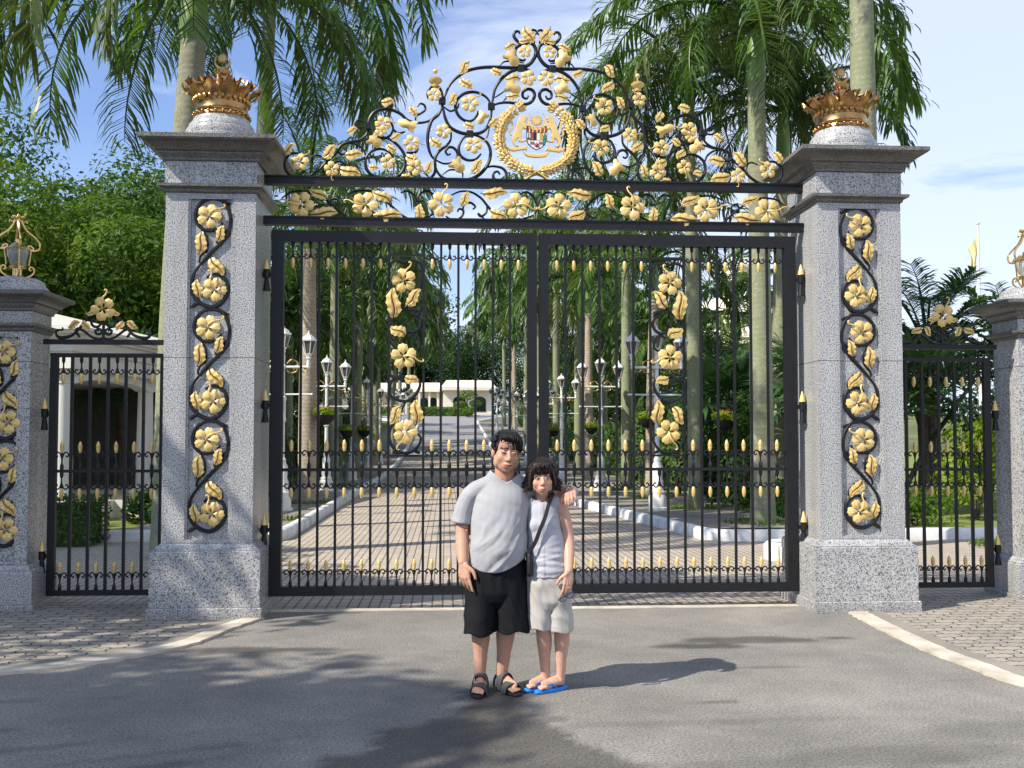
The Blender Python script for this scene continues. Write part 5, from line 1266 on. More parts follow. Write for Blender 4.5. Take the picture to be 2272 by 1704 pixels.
for i,x in enumerate((-12.6,-10.2,-7.6)):
    mb = MB(); w = 1.0 if i < 2 else .8; pts = [(x-w,.02),(x+w,.02),(x+w,1.9)]+[(x+w*math.cos(a),1.9+.7*math.sin(a)) for a in [PI*k/8 for k in range(1,8)]]+[(x-w,1.9)]
    mb.plate(pts, 5.40, 5.49); link('arch', fixn(mb.mesh('arch', MAT['dark_void'], 30)), p)
for x in (-5.6,-4.3,-3.0,-1.9):
    mb = MB(); mb.box(x-.12,x+.12,1.6,1.85,0,3.09); mb.build('pillar', cm_, p, 30)
for x in (-4.95,-3.65,-2.45):
    mb = MB(); mb.plate([(x-.5,.05),(x+.5,.05),(x+.5,2.0),(x+.25,2.35),(x-.25,2.35),(x-.5,2.0)], 2.50, 2.58); link('window', fixn(mb.mesh('window', MAT['dark_glass'], 30)), p)
for x in (.8,3.4):
    mb = MB(); pts = [(x-.8,.5),(x+.8,.5),(x+.8,1.9)]+[(x+.8*math.cos(a),1.9+.55*math.sin(a)) for a in [PI*k/8 for k in range(1,8)]]+[(x-.8,1.9)]
    mb.plate(pts, -.06, -.005); link('window', fixn(mb.mesh('window', MAT['dark_glass'], 30)), p)
mb = MB(); mb.box(-9.5,-6,-2.6,-.8,0,.25); mb.build('step', cm_, p, 30)
# cloud pruned tree on the palace lawn
t = empty('topiary_tree', (1.6,108,zat(108)), label='small cloud pruned tree on the lawn in front of the palace', cat='tree')
mb = MB(); mb.tube([(0,0,-.1),(.1,0,.8),(-.1,0,1.6),(0,0,2.6)], [.1,.09,.07,.04], 6); mb.build('trunk', MAT['bark'], t)
mb = MB(); r = random.Random(8)
for c,R in (((0,0,2.6),(1.2,1.2,.6)),((.9,0,1.6),(.8,.8,.4)),((-.8,.2,1.5),(.8,.8,.4)),((.1,.1,.7),(.9,.9,.45))): leaf_cloud(mb, c, R, 420, .14, r)
mb.build('crown', MAT['leaf_bright'], t, 0)
# domed tower
d = empty('domed_tower', (30.5,98,4), label='cream domed tower seen between the thick trunks on the right', cat='tower')
mb = MB(); mb.lathe([(6,-4),(6,8.0),(6.3,8.1),(6.3,8.6),(5.2,8.7),(5.2,9.6),(5.4,9.7),(5.3,10.0)], 8); mb.build('wall', cm_, d, 30)
mb = MB(); mb.lathe([(4.9,10.0)]+[(4.9*math.cos(a),10.0+3.6*math.sin(a)) for a in [PI/2*k/8 for k in range(1,8)]]+[(0.9,13.58)], 24); mb.build('dome', cm_, d)
mb = MB(); mb.lathe([(1.7,13.0),(1.7,15.9),(2.0,16.0),(2.0,16.3),(1.5,16.5),(.9,17.3),(.2,17.6),(.1,18.6),(0,18.6)], 12); mb.build('lantern', cm_, d, 40)
for i in range(8):
    a = 2*PI*(i+.5)/8; mb = MB(); mb.box(-.35,.35,-.03,.03,13.6,15.3); mb.build('window', simple('shaded_opening',(.35,.31,.24),None,2,.8) if i == 0 else bpy.data.materials['shaded_opening'], d, 30, loc=(1.69*math.cos(a),1.69*math.sin(a),0), rot=(0,0,a+PI/2))
# flagpole
f = empty('flagpole', (22.9,34,0), label='white flagpole with a limp yellow flag, right of the right tall pillar', cat='flagpole')
mb = MB(); mb.lathe([(.10,-.1),(.10,3),(.07,7),(.045,11.3),(0,11.3)], 10); mb.ball((0,0,11.38), .09, 8); mb.build('pole', MAT['white_paint'], f)
mb = MB(); nu,nv = 12,8; vs = []
for i in range(nu+1):
    for j in range(nv+1):
        s = i/nu; u = j/nv; droop = u*.9
        vs.append((-.05-.40*u*(1-.25*s)+.07*math.sin(s*5), .12*math.sin(u*9+s*2)*u, 10.85-1.35*s*(1-.2*u) - droop*.75))
mb.add(vs, [(i*(nv+1)+j, i*(nv+1)+j+1, (i+1)*(nv+1)+j+1, (i+1)*(nv+1)+j) for i in range(nu) for j in range(nv)])
me = mb.mesh('flag', MAT['flag_yellow'], 60); link('flag', me, f)
# ------------------------------------------------------------------ people
FH = V((CF.x,CF.y,0)).normalized()
P0 = V((CAM.x,CAM.y,0)) + FH*6.85
def skin_mat(name, base, warm):
    m, nt, b = new_mat(name)
    at = nt.nodes.new('ShaderNodeAttribute'); at.attribute_name = 'tint'
    v = coord(nt); f = noise(nt, v, 28, 3, .6)
    c = mix(nt, 1, at.outputs['Color'], ramp(nt, f, [(.3,(.90,.88,.87)),(.7,(1.05,1.04,1.03))]), 'MULTIPLY')
    nt.links.new(c, b.inputs['Base Color']); b.inputs['Roughness'].default_value = .48; b.inputs['Specular IOR Level'].default_value = .28
    b.inputs['Subsurface Weight'].default_value = .10; b.inputs['Subsurface Radius'].default_value = (.02,.008,.004)
    return m
def cloth(name, c1, c2, sc=220, rough=.85):
    m, nt, b = new_mat(name); v = coord(nt)
    f = noise(nt, v, 6, 4, .6); g = noise(nt, v, sc, 2, .7)
    c = ramp(nt, f, [(.3,c2),(.7,c1)]); c = mix(nt, .15, c, ramp(nt, g, [(.3,(.6,.6,.6)),(.7,(1.25,1.25,1.25))]), 'MULTIPLY')
    nt.links.new(c, b.inputs['Base Color']); b.inputs['Roughness'].default_value = rough; b.inputs['Specular IOR Level'].default_value = .2
    b.inputs['Sheen Weight'].default_value = .15 if c1[0] > .1 else 0
    return m
MAT['skin_m'] = skin_mat('tanned_skin', (0,0,0), 0); MAT['skin_w'] = skin_mat('fair_skin', (0,0,0), 0)
MAT['tee'] = cloth('grey_marl_jersey', (.37,.37,.38), (.325,.325,.335)); MAT['blouse'] = cloth('pale_grey_cotton', (.43,.43,.465), (.385,.385,.42))
MAT['black_cloth'] = cloth('black_cotton', (.009,.0095,.012), (.006,.0065,.008)); MAT['beige_cloth'] = cloth('beige_cotton', (.46,.43,.39), (.40,.375,.34))
MAT['hair_black'] = simple('black_hair', (.012,.011,.011), (.006,.006,.006), 60, .5, 0, .35); MAT['hair_brown'] = simple('dark_brown_hair', (.026,.013,.008), (.009,.006,.005), 30, .48, 0, .4)
MAT['sandal'] = simple('charcoal_rubber', (.07,.072,.08), (.05,.052,.058), 20, .7); MAT['sole'] = simple('black_rubber', (.018,.018,.02), None, 20, .7)
MAT['flipflop'] = simple('bright_blue_foam', (.012,.22,.72), (.01,.18,.62), 20, .55)
MAT['bag'] = simple('black_nylon', (.012,.012,.014), None, 20, .6); MAT['steel'] = simple('steel', (.6,.6,.6), None, 20, .25, 1)
MAT['frame_dark'] = simple('dark_spectacle_frame', (.03,.035,.06), None, 20, .25); MAT['tinted'] = simple('tinted_lens', (.10,.11,.14), None, 20, .08)

def limb(mb, pts, rx, ry=None, n=14, sub=4):
    """smooth tapered limb; rx sideways, ry front to back; rounded ends"""
    ry = ry or rx
    q = spline([(*p, ) for p in pts], sub); m = len(q)
    def lerpl(L, i):
        f = i/(m-1)*(len(L)-1); k = min(int(f), len(L)-2); t = f-k; t = t*t*(3-2*t)*.5+t*.5
        return L[k]+(L[k+1]-L[k])*t
    rings = []; up = V((0,1,0))
    for i,p in enumerate(q):
        t = (q[min(i+1,m-1)]-q[max(i-1,0)]).normalized()
        u = up-t*up.dot(t); u = u.normalized() if u.length > .15 else t.orthogonal().normalized()
        w = t.cross(u); a, b_ = lerpl(rx,i), lerpl(ry,i)
        rings.append([p + u*(b_*math.sin(2*PI*k/n)) + w*(a*math.cos(2*PI*k/n)) for k in range(n)])
    def cap(r, c, d, h):
        return [[c + (p-c)*f + d*(h*g) for p in r] for f,g in ((.85,.5),(.5,.85),(.12,1.0))]
    t0 = (q[0]-q[1]).normalized(); t1 = (q[-1]-q[-2]).normalized()
    h0 = min(lerpl(rx,0),lerpl(ry,0))*.8; h1 = min(lerpl(rx,m-1),lerpl(ry,m-1))*.8
    rings = cap(rings[0], q[0], t0, h0)[::-1] + rings + cap(rings[-1], q[-1], t1, h1)
    mb.loft(rings)
def ell(mb, c, r, n=18, M=None):
    b = MB(); b.ball((0,0,0), 1, n)
    vs = [V((x*r[0],y*r[1],z*r[2]))+V(c) for x,y,z in b.v]
    if M: vs = [M @ v for v in vs]
    mb.add(vs, b.f)
def remesh(mb, name, m, voxel, smooth=6, fac=.5):
    me = bpy.data.meshes.new(name+'_raw'); me.from_pydata([tuple(v) for v in mb.v], [], mb.f)
    fixn(me)
    o = bpy.data.objects.new(name+'_raw', me); COL.objects.link(o)
    d = o.modifiers.new('r','REMESH'); d.mode = 'VOXEL'; d.voxel_size = voxel; d.use_smooth_shade = True
    s = o.modifiers.new('s','SMOOTH'); s.factor = fac; s.iterations = smooth
    dg = bpy.context.evaluated_depsgraph_get(); dg.update()
    out = bpy.data.meshes.new_from_object(o.evaluated_get(dg)); out.name = name
    bpy.data.objects.remove(o); bpy.data.meshes.remove(me)
    out.materials.clear(); out.materials.append(m)
    out.polygons.foreach_set('use_smooth', [True]*len(out.polygons)); out.polygons.foreach_set('material_index', [0]*len(out.polygons))
    return out
def cut(me, test):
    bm = bmesh.new(); bm.from_mesh(me)
    bmesh.ops.delete(bm, geom=[f for f in bm.faces if test(f.calc_center_median())], context='FACES')
    for _ in range(14):                     # even out the cut edge
        nw = {}
        for v in bm.verts:
            if v.is_boundary:
                nb = [e.other_vert(v).co for e in v.link_edges if e.is_boundary]
                if len(nb) == 2: nw[v] = v.co*.4 + (nb[0]+nb[1])*.3
        for v,c in nw.items(): v.co = c
    bm.to_mesh(me); bm.free()
import numpy as np
def soften(me, wfn, it=24):
    n = len(me.vertices); co_ = np.empty(n*3); me.vertices.foreach_get('co', co_); co_ = co_.reshape(n,3)
    ed = np.empty(len(me.edges)*2, dtype=np.int64); me.edges.foreach_get('vertices', ed); ed = ed.reshape(-1,2)
    w = np.array([wfn(V(c)) if c[2] > 1.15 else 0.0 for c in co_]); keep = (w[ed[:,0]] > 0)|(w[ed[:,1]] > 0); ed = ed[keep]
    for _ in range(it):
        s = np.zeros((n,3)); k = np.zeros(n)
        np.add.at(s, ed[:,0], co_[ed[:,1]]); np.add.at(s, ed[:,1], co_[ed[:,0]]); np.add.at(k, ed[:,0], 1); np.add.at(k, ed[:,1], 1)
        m_ = (k > 0)&(w > 0); co_[m_] += (s[m_]/k[m_][:,None]-co_[m_])*w[m_][:,None]*.7
    me.vertices.foreach_set('co', co_.ravel()); me.update()
def facew(M):
    Mi = M.inverted()
    def f(p):
        h = Mi @ p; x, y, z = abs(h.x), h.y, h.z
        if x > .1 or abs(z) > .16 or y > .02: return 0.0
        w = min(1, max(0, (.02-y)/.03))
        g = max(math.exp(-(x/.016)**2-((z+.022)/.03)**2)*(1 if y < -.07 else 0), math.exp(-(x/.026)**2-((z+.074)/.013)**2), math.exp(-((x-.032)/.02)**2-((z-.0)/.012)**2), 1 if x > .072 else 0)
        return w*max(0, 1-1.15*g)
    return f
def displace(me, fn):
    n = len(me.vertices); co_ = [0.0]*3*n; me.vertices.foreach_get('co', co_)
    no = [v.normal.copy() for v in me.vertices]
    for i in range(n):
        p = V(co_[3*i:3*i+3]); q = p+no[i]*fn(p, no[i]); co_[3*i:3*i+3] = q
    me.vertices.foreach_set('co', co_); me.update()
def hand(mb, wrist, d, back, thumb, curl, k=1., spread=.10, tcurl=.4, curls=None):
    """d: towards the fingers, back: back of the hand, thumb: thumb side"""
    d = V(d).normalized(); th = V(thumb); th = (th-d*th.dot(d)).normalized(); bk = th.cross(d)
    if bk.dot(V(back)) < 0: bk = -bk
    w = V(wrist); offs = (.030,.010,-.010,-.028); lens = (.98,1.08,1.0,.80); kn = (.088,.092,.086,.076)
    for i in range(4):
        kp = w + d*(kn[i]*k) + th*(offs[i]*k) + bk*(.004*k*(1 if i in (1,2) else 0))
        limb(mb, [w+th*(offs[i]*.55*k), w+d*(.045*k)+th*(offs[i]*.85*k), kp], [.017*k,.0165*k,.0125*k],[.016*k,.0155*k,.0125*k], 10, 3)
        dd = (d + th*(spread*(1.2-i*.8))).normalized(); p = kp; pts = [p]; a = 0
        cc = curls[i] if curls else curl
        for L in (.044,.028,.022):
            a += cc; dv = (dd*math.cos(a) - bk*math.sin(a)); p = p + dv*(L*lens[i]*k); pts.append(p)
        limb(mb, pts, [.0105*k,.0098*k,.009*k,.0074*k], None, 9, 3)
    p0 = w + d*(.022*k) + th*(.026*k); dv = (d*.62+th*.75-bk*tcurl*.6).normalized(); p1 = p0+dv*(.042*k); dv = (d*.9+th*.32-bk*tcurl).normalized(); p2 = p1+dv*(.032*k); p3 = p2+(d*.95+th*.05-bk*tcurl*1.2).normalized()*(.024*k)
    limb(mb, [w+th*(.012*k)+d*(.005*k), p0, p1, p2, p3], [.018*k,.0185*k,.0135*k,.011*k,.0085*k], None, 9, 3)
def foot(mb, heel, toe, ankle, k=1., toes=True):
    h = V(heel); t = V(toe); d = (t-h); L = d.length; d.normalize(); s = V((-d.y,d.x,0))
    ell_pts = [(h+d*(.03*k)+V((0,0,.034*k))),(h+d*(L*.38)+V((0,0,.042*k))),(h+d*(L*.68)+V((0,0,.028*k))),(h+d*(L*.82)+V((0,0,.020*k)))]
    limb(mb, ell_pts, [.030*k,.032*k,.043*k,.040*k],[.032*k,.040*k,.026*k,.017*k], 14, 3)
    limb(mb, [V(ankle), (V(ankle)+h)*.5+d*(.03*k)+V((0,0,.01)), h+d*(.07*k)+V((0,0,.045*k))], [.036*k,.036*k,.034*k],[.038*k,.042*k,.040*k], 14, 3)
    limb(mb, [V(ankle)+V((0,0,-.01)), h+d*(L*.45)+V((0,0,.055*k)), h+d*(L*.66)+V((0,0,.034*k))], [.032*k,.030*k,.034*k],[.032*k,.022*k,.016*k], 12, 3)
    if toes:
        for i,(o,l,r) in enumerate(((.030,.20,.0125),(.009,.19,.0088),(-.008,.165,.0082),(-.023,.135,.0078),(-.036,.10,.0075))):
            base = h+d*(L*.78)+s*(o*k*sgn_toe)+V((0,0,.017*k)); tip = base+d*(L*l*1.05)+V((0,0,-.005*k))
            limb(mb, [base,(base+tip)*.5+V((0,0,.003)),tip], [r*k,r*k*.95,r*k*.9], None, 8, 3)
sgn_toe = 1
def head_parts(mb, M, female=False):
    E = lambda c,r: ell(mb, c, r, 20, M)
    E((0,.018,.036),(.077,.097,.086)); E((0,-.018,-.035),(.069 if not female else .064,.074,.082))
    E((0,-.030,-.082),(.054 if not female else .043,.054,.040 if not female else .036)); E((0,-.056,-.106),(.026 if not female else .018,.028,.018))
    for s in (-1,1):
        E((s*.040,-.054,-.034),(.028,.026,.032)); E((s*.058,-.01,-.06),(.018,.045,.042) if not female else (.012,.04,.036))
        E((s*.032,-.0765,-.001),(.018,.013,.0115)); E((s*.035,-.080,.021),(.022,.009,.006)); E((s*.012,-.098,-.041),(.0095,.011,.0085))
        E((s*.080,.012,-.012),(.011,.021,.033)); E((s*.084,.016,-.008),(.008,.019,.026)); E((s*.020,-.083,-.072),(.012,.012,.010))
    T = lambda pts,r: limb(mb, [M @ V(p) for p in pts], r, None, 10, 3)
    T([(0,-.082,.012),(0,-.096,-.012),(0,-.110,-.034)], [.008,.0095,.013]); E((0,-.108,-.040),(.013,.011,.0105))
    E((0,-.0925,-.0675),(.021,.010,.0062)); E((0,-.0925,-.0805),(.018,.0105,.0075)); E((0,-.078,-.075),(.034,.018,.026))
    E((0,-.05,.055),(.062,.042,.05))
def tint_body(me, base, M, female, extra=None):
    Mi = M.inverted(); n = len(me.vertices); col = [0.0]*4*n; 
    lip = (.46,.11,.11) if female else (.34,.095,.08); dark = (.018,.013,.012); white = (.50,.46,.43)
    for i,v in enumerate(me.vertices):
        c = base; p = v.co
        if p.z > 1.15:
            h = Mi @ p; x, y, z = h
            if abs(x) < .1 and abs(z) < .16 and y < .03:
                ax = abs(x)
                if y < -.045:
                    k = math.exp(-((ax-.043)/.022)**2-((z+.035)/.022)**2)*.35 + math.exp(-(x/.014)**2-((z+.04)/.012)**2)*.2
                    c = tuple(a*(1-k)+b_*k for a,b_ in zip(base,(base[0]*1.05,base[1]*.68,base[2]*.62)))
                    bz = .0285 - ((ax-.026)/.03)**2*.006
                    if .010 < ax < .054 and abs(z-bz) < (.0052 if not female else .0030): c = tuple(a*.12+b_*.88 for a,b_ in zip(c,dark))
                    ex = (ax-.032)/.0150; ez = (z+.0005-.0012*(ax-.032)/.015)
                    if abs(ex) < 1:
                        hh = (.0046 if female else .0030)*math.sqrt(1-ex*ex)
                        if abs(ez) < hh:
                            c = white if female else (.10,.06,.05)
                            if female and abs(ax-.0315) < .0062: c = dark
                        if abs(ez-hh) < .0022: c = dark
                    if ax < .009+.002 and abs(z+.048) < .0025 and ax > .005: c = tuple(q*.35 for q in base)
                    lw = .0235 if female else .030
                    if ax < lw and y < -.07:
                        up = .0062*(1-(ax/lw)**2)*(1-.25*math.exp(-(x/.004)**2)); lo = .0085*(1-(ax/lw)**2); zz = z+.0740-.006*(ax/lw)**2
                        if -lo < zz < up: c = lip
                        if abs(zz) < .0016: c = (.16,.05,.045)
        if extra:
            e = extra(p)
            if e: c = e
        col[4*i:4*i+4] = (*c,1)
    a = me.color_attributes.new('tint','FLOAT_COLOR','POINT'); a.data.foreach_set('color', col)
def locks(mb, M, roots, r0, seed, path, n=6):
    r = random.Random(seed)
    for rt in roots:
        P = [M @ V(p) for p in path(rt, r)]; q = spline(P, 3); m = len(q)
        mb.tube(q, [r0*(.75+.25*math.sin(PI*i/(m-1)))*(1-.75*(i/(m-1))**2) for i in range(m)], n, flat=.6)
def scalp(a, e, k=1.0):       # azimuth 0 = face side (-y), elevation up; point on the cranium
    return V((math.sin(a)*math.cos(e)*.080*k, .018-math.cos(a)*math.cos(e)*.100*k, .036+math.sin(e)*.088*k))

# ---------------- the man
MH = Matrix.Translation((-.036,-.005,1.585)) @ Matrix.Rotation(rad(7),4,'Y') @ Matrix.Rotation(rad(12),4,'Z') @ Matrix.Rotation(rad(3),4,'X') @ Matrix.Scale(1.08,4)
mb = MB(); head_parts(mb, MH)
limb(mb, [(-.060,.045,1.36),(-.052,.03,1.44),(-.04,.02,1.53)], [.085,.066,.064],[.068,.064,.066])
limb(mb, [(-.095,.03,.80),(-.09,.01,.92),(-.082,.02,1.08),(-.075,.035,1.25),(-.065,.045,1.345),(-.06,.045,1.41)], [.160,.165,.168,.170,.145,.08],[.115,.135,.125,.11,.085,.055], 22)
limb(mb, [(-.17,.04,1.345),(-.262,.038,1.305),(-.318,.045,1.20),(-.331,.040,1.07),(-.330,-.01,.96),(-.322,-.078,.860)], [.05,.052,.050,.048,.046,.033],[.052,.054,.054,.052,.048,.028])
hand(mb, (-.319,-.088,.850), (.10,-.22,-1), (-.35,-.94,.1), (.9,-.4,-.1), .28, 1.02, .12, .15, (.10,.34,.46,.52))
limb(mb, [(.03,.05,1.345),(.11,.085,1.345),(.22,.150,1.325),(.325,.165,1.315),(.395,.115,1.318),(.402,.04,1.318)], [.065,.06,.052,.048,.043,.032],[.065,.06,.052,.048,.043,.032])
hand(mb, (.402,.03,1.318), (-.18,-1,-.10), (.15,-.05,1), (-1,-.1,-.2), .62, .98, .06, .55, (.50,.62,.62,.62))
for hip,knee,ank in (((-.185,.02,.80),(-.205,-.01,.47),(-.213,.03,.10)),((-.005,.02,.80),(-.035,.0,.47),(-.068,.06,.10))):
    k_ = V(knee); a_ = V(ank)
    limb(mb, [hip, (V(hip)+k_)*.5, knee, k_.lerp(a_,.28)+V((0,.022,0)), k_.lerp(a_,.65)+V((0,.012,0)), ank], [.092,.078,.060,.063,.046,.037],[.095,.082,.062,.066,.048,.042])
sgn_toe = 1
foot(mb, (-.205,.075,.022), (-.222,-.175,.022), (-.213,.035,.10)); sgn_toe = -1
foot(mb, (-.085,.105,.022), (.035,-.120,.022), (-.068,.062,.10))
man = remesh(mb, 'person', MAT['skin_m'], .0033, 9)
def mex(p):
    if p.z < .03 and False: return None
    return None
soften(man, facew(MH)); tint_body(man, (.51,.29,.20), MH, False)
RZ = -YAW
MAN = link('person', man, None, P0, (0,0,RZ), label='man in a grey V-neck t-shirt and black shorts, arm round the woman beside him', cat='person')
# t-shirt
mb = MB()
limb(mb, [(-.100,.02,.76),(-.100,.005,.86),(-.092,.0,.95),(-.087,.012,1.10),(-.072,.03,1.25),(-.062,.045,1.345),(-.058,.045,1.40),(-.055,.042,1.455)], [.186,.188,.186,.184,.184,.165,.125,.092],[.140,.150,.156,.143,.126,.098,.088,.080], 24)
limb(mb, [(-.13,.045,1.375),(-.258,.040,1.312),(-.316,.045,1.215),(-.334,.046,1.120)], [.062,.061,.064,.072],[.072,.070,.074,.082])
limb(mb, [(.0,.05,1.365),(.10,.085,1.345),(.19,.130,1.335),(.245,.150,1.325)], [.070,.070,.066,.068],[.078,.076,.070,.072])
tee = remesh(mb, 'shirt', MAT['tee'], .0065, 6)
def hem(x): return .800 + .10*max(0,(x+.10)/.22)**1.6*1.25 + .05*max(0,(-.16-x)/.14)**1.5
def tfold(p, n):
    u = p.x*.80-p.z*.60 + .05*mnoise.noise(V((p.x*3,p.y*3,p.z*3))); k = min(1,max(0,(1.26-p.z)/.2))*(.35+.65*min(1,max(0,(p.x+.34)/.25)))
    u += .03*mnoise.noise(V((p.x*7,p.z*7,9)))
    a = mnoise.noise(V((u*15,(p.x*.6+p.z*.8)*2.6,4.0)))
    f = .010*k*(1-abs(a)*2.2)*(.4+.9*abs(mnoise.noise(V((p.x*4,p.z*4,2))))*1.5) + .004*k*mnoise.noise(V((u*34,(p.x*.6+p.z*.8)*3,1)))
    u2 = p.z+.35*p.x; f += .004*(1-k*.6)*mnoise.noise(V((p.x*6,2,u2*18)))
    if p.z < .98: f += .003*math.sin(p.x*34+5*mnoise.noise(p*4))*min(1,(.98-p.z)/.15)
    return f
displace(tee, tfold)
# sleeve hem, bottom hem and V neck
cut(tee, lambda c: (c.z < hem(c.x) and c.x > -.31 and c.z < 1.0) or (c.y < .05 and c.z > 1.378 + .78*abs(c.x+.035) and abs(c.x+.035) < .125) or (c.z > 1.462) )
cut(tee, lambda c: c.x < -.27 and c.z < 1.112-.15*(c.x+.33) and c.z > .97)
so_ = link('shirt', tee, MAN); sm = so_.modifiers.new('thickness','SOLIDIFY'); sm.thickness = .004; sm.offset = 1
# collar band along the V
mb = MB(); V0 = []
for x in (-.125,-.105,-.085,-.065,-.045,-.025,-.005,.015,.035): V0.append(x)
# shorts
mb = MB()
limb(mb, [(-.10,.02,.93),(-.10,.02,.80),(-.10,.02,.66)], [.178,.195,.20],[.135,.145,.135], 22)
limb(mb, [(-.185,.02,.80),(-.205,.012,.62),(-.214,.004,.48),(-.216,.002,.330)], [.098,.102,.106,.112],[.128,.120,.120,.126], 20)
limb(mb, [(-.015,.02,.80),(-.005,.015,.62),(.002,.008,.48),(.004,.006,.350)], [.096,.100,.106,.112],[.128,.120,.120,.126], 20)
sh = remesh(mb, 'shorts', MAT['black_cloth'], .0075, 5)
def sfold(p, n): return .009*mnoise.noise(V((p.x*11,p.y*11,p.z*4))) + .006*(1-abs(mnoise.noise(V((p.x*16+p.z*4,3,p.z*6))))*2)
displace(sh, sfold)
cut(sh, lambda c: c.z < (.388 if c.x < -.105 else .405) + .012*math.sin(c.x*40))
o = link('shorts', sh, MAN); q = o.modifiers.new('thickness','SOLIDIFY'); q.thickness = .005; q.offset = 0
# hair
mb = MB(); hb = MB()
ell(hb, (0,.026,.052), (.081,.100,.086), 22, MH); ell(hb, (0,.058,.0), (.074,.060,.075), 20, MH); ell(hb, (.0,-.03,.086), (.064,.050,.034), 18, MH)
for s in (-1,1): ell(hb, (s*.066,.012,.030), (.014,.048,.040), 12, MH)
r = random.Random(11); roots = []
for i in range(950):
    a = r.uniform(-PI,PI); e = math.asin(r.uniform(.02,1)) if abs(a) > 1.2 else math.asin(r.uniform(.55,1))
    roots.append((a,e))
def mpath(rt, r):
    a, e = rt; p = scalp(a,e,1.07); out = (p-V((0,.018,.036))).normalized()
    sweep = V((.55,-.55,-.25)) if abs(a) < 1.2 else V((0,.35,-1))
    sweep = (sweep + V((r.gauss(0,.25),r.gauss(0,.2),r.gauss(0,.2)))); sweep -= out*sweep.dot(out); sweep.normalize()
    L = r.uniform(.05,.085) if e > .6 else r.uniform(.028,.045); q = [p, p+out*.008+sweep*L*.4, p+out*.008+sweep*L*.75+V((0,0,-.006)), p+out*.002+sweep*L+V((0,-.004 if abs(a)<1.2 else 0,-.018))]
    for i in (2,3):
        c = V((0,.018,.030)); d = q[i]-c; k = math.sqrt((d.x/.080)**2+(d.y/.100)**2+(d.z/.100)**2); lim = 1.12-.05*(i-2)
        if k > lim: q[i] = c+d*(lim/k)
    return q
hme = remesh(hb, 'hair', MAT['hair_black'], .005, 4)
displace(hme, lambda p,n: .004*mnoise.noise(V((p.x*70,p.y*25,p.z*25))))
lm = MB(); locks(lm, MH, roots, .0048, 5, mpath)
fr_roots = [(-1.2+2.4*i/150+r.uniform(-.05,.05), r.uniform(.50,1.25)) for i in range(151)]
def fpath(rt, r):
    a, e = rt; p = scalp(a,e,1.09); x = p.x
    d = .45-.6*(x+.02)/.08; zt = .060 + .018*abs(x/.06)**2*-1 + r.uniform(-.012,.010) - (.010 if x > 0 else 0)
    e1 = V((x+.018*d+r.uniform(-.008,.008), -.088+.9*x*x*8, zt)); m1 = p.lerp(e1,.5)+V((0,-.022,.016))
    return [p, p.lerp(m1,.55)+V((0,-.004,.008)), m1, e1]
locks(lm, MH, fr_roots, .0046, 6, fpath)
bm = bmesh.new(); bm.from_mesh(hme); t2 = lm.mesh('t', MAT['hair_black'], 180); bm.from_mesh(t2); bm.to_mesh(hme); bm.free(); bpy.data.meshes.remove(t2)
cut(hme, lambda c: False)
link('hair', hme, MAN)
# sandals
def outline(h, t, w0, w1, k=26):
    h = V(h); t = V(t); d = (t-h); L = d.length; d.normalize(); s = V((-d.y,d.x,0)); o = []
    for i in range(k):
        a = 2*PI*i/k; c = math.cos(a); sn = math.sin(a); q = .5+.5*c; w = w0+(w1-w0)*q**.8
        o.append(h + d*(L*q) + s*(w*sn*(abs(sn)**-.25 if abs(sn) > .05 else 1)*.9))
    return o
def sole(name, h, t, w0, w1, th, m, parent):
    o = outline(h,t,w0,w1); mb = MB(); c = (V(h)+V(t))*.5
    mb.loft([[(p.x,p.y,.001) for p in [c+(q-c)*.95 for q in o]],[(p.x,p.y,.006) for p in o],[(p.x,p.y,th-.004) for p in o],[(p.x,p.y,th) for p in [c+(q-c)*.96 for q in o]]])
    return link(name, fixn(mb.mesh(name, m, 50)), parent)
def strap(parent, h, t, f0, f1, w, zc, m, thk=.005, n=12, name='strap', tilt=0):
    h = V(h); t = V(t); d = (t-h); L = d.length; d.normalize(); s = V((-d.y,d.x,0)); mb = MB(); A = []
    for i in range(n+1):
        a = PI*i/n; row = []
        for f,o in ((f0,0),(f1,0),(f1,1),(f0,1)):
            ff = f + tilt*math.cos(a)
            p = h+d*(L*ff)+s*((w+o*thk)*math.cos(a)) + V((0,0,.012+(zc-.012+o*thk)*math.sin(a)**.7*(1-.35*(f-.3)))); row.append(p)
        A.append(row)
    mb.loft(A); return link(name, fixn(mb.mesh(name, m, 50)), parent)
for h,t,sg in (((-.203,.095,0),(-.224,-.195,0),0),((-.092,.125,0),(.042,-.140,0),1)):
    s_ = sole('sandal', h, t, .038, .052, .022, MAT['sole'], MAN)
    strap(s_, h, t, .55, .79, .054, .086, MAT['sandal'], tilt=.03); strap(s_, h, t, .22, .46, .050, .128, MAT['sandal'], tilt=-.02)
    strap(s_, h, t, -.03, .06, .034, .080, MAT['sandal'])
mb = MB(); P = [(.402+.036*math.cos(a), .055, 1.318+.036*math.sin(a)) for a in [2*PI*i/20 for i in range(21)]]; mb.tube(P, .006, 6, flat=1.8); mb.lathe([(0,0),(.017,0),(.017,.008),(0,.009)], 14, (.402,.055,1.352)); mb.build('wristwatch', MAT['steel'], MAN)

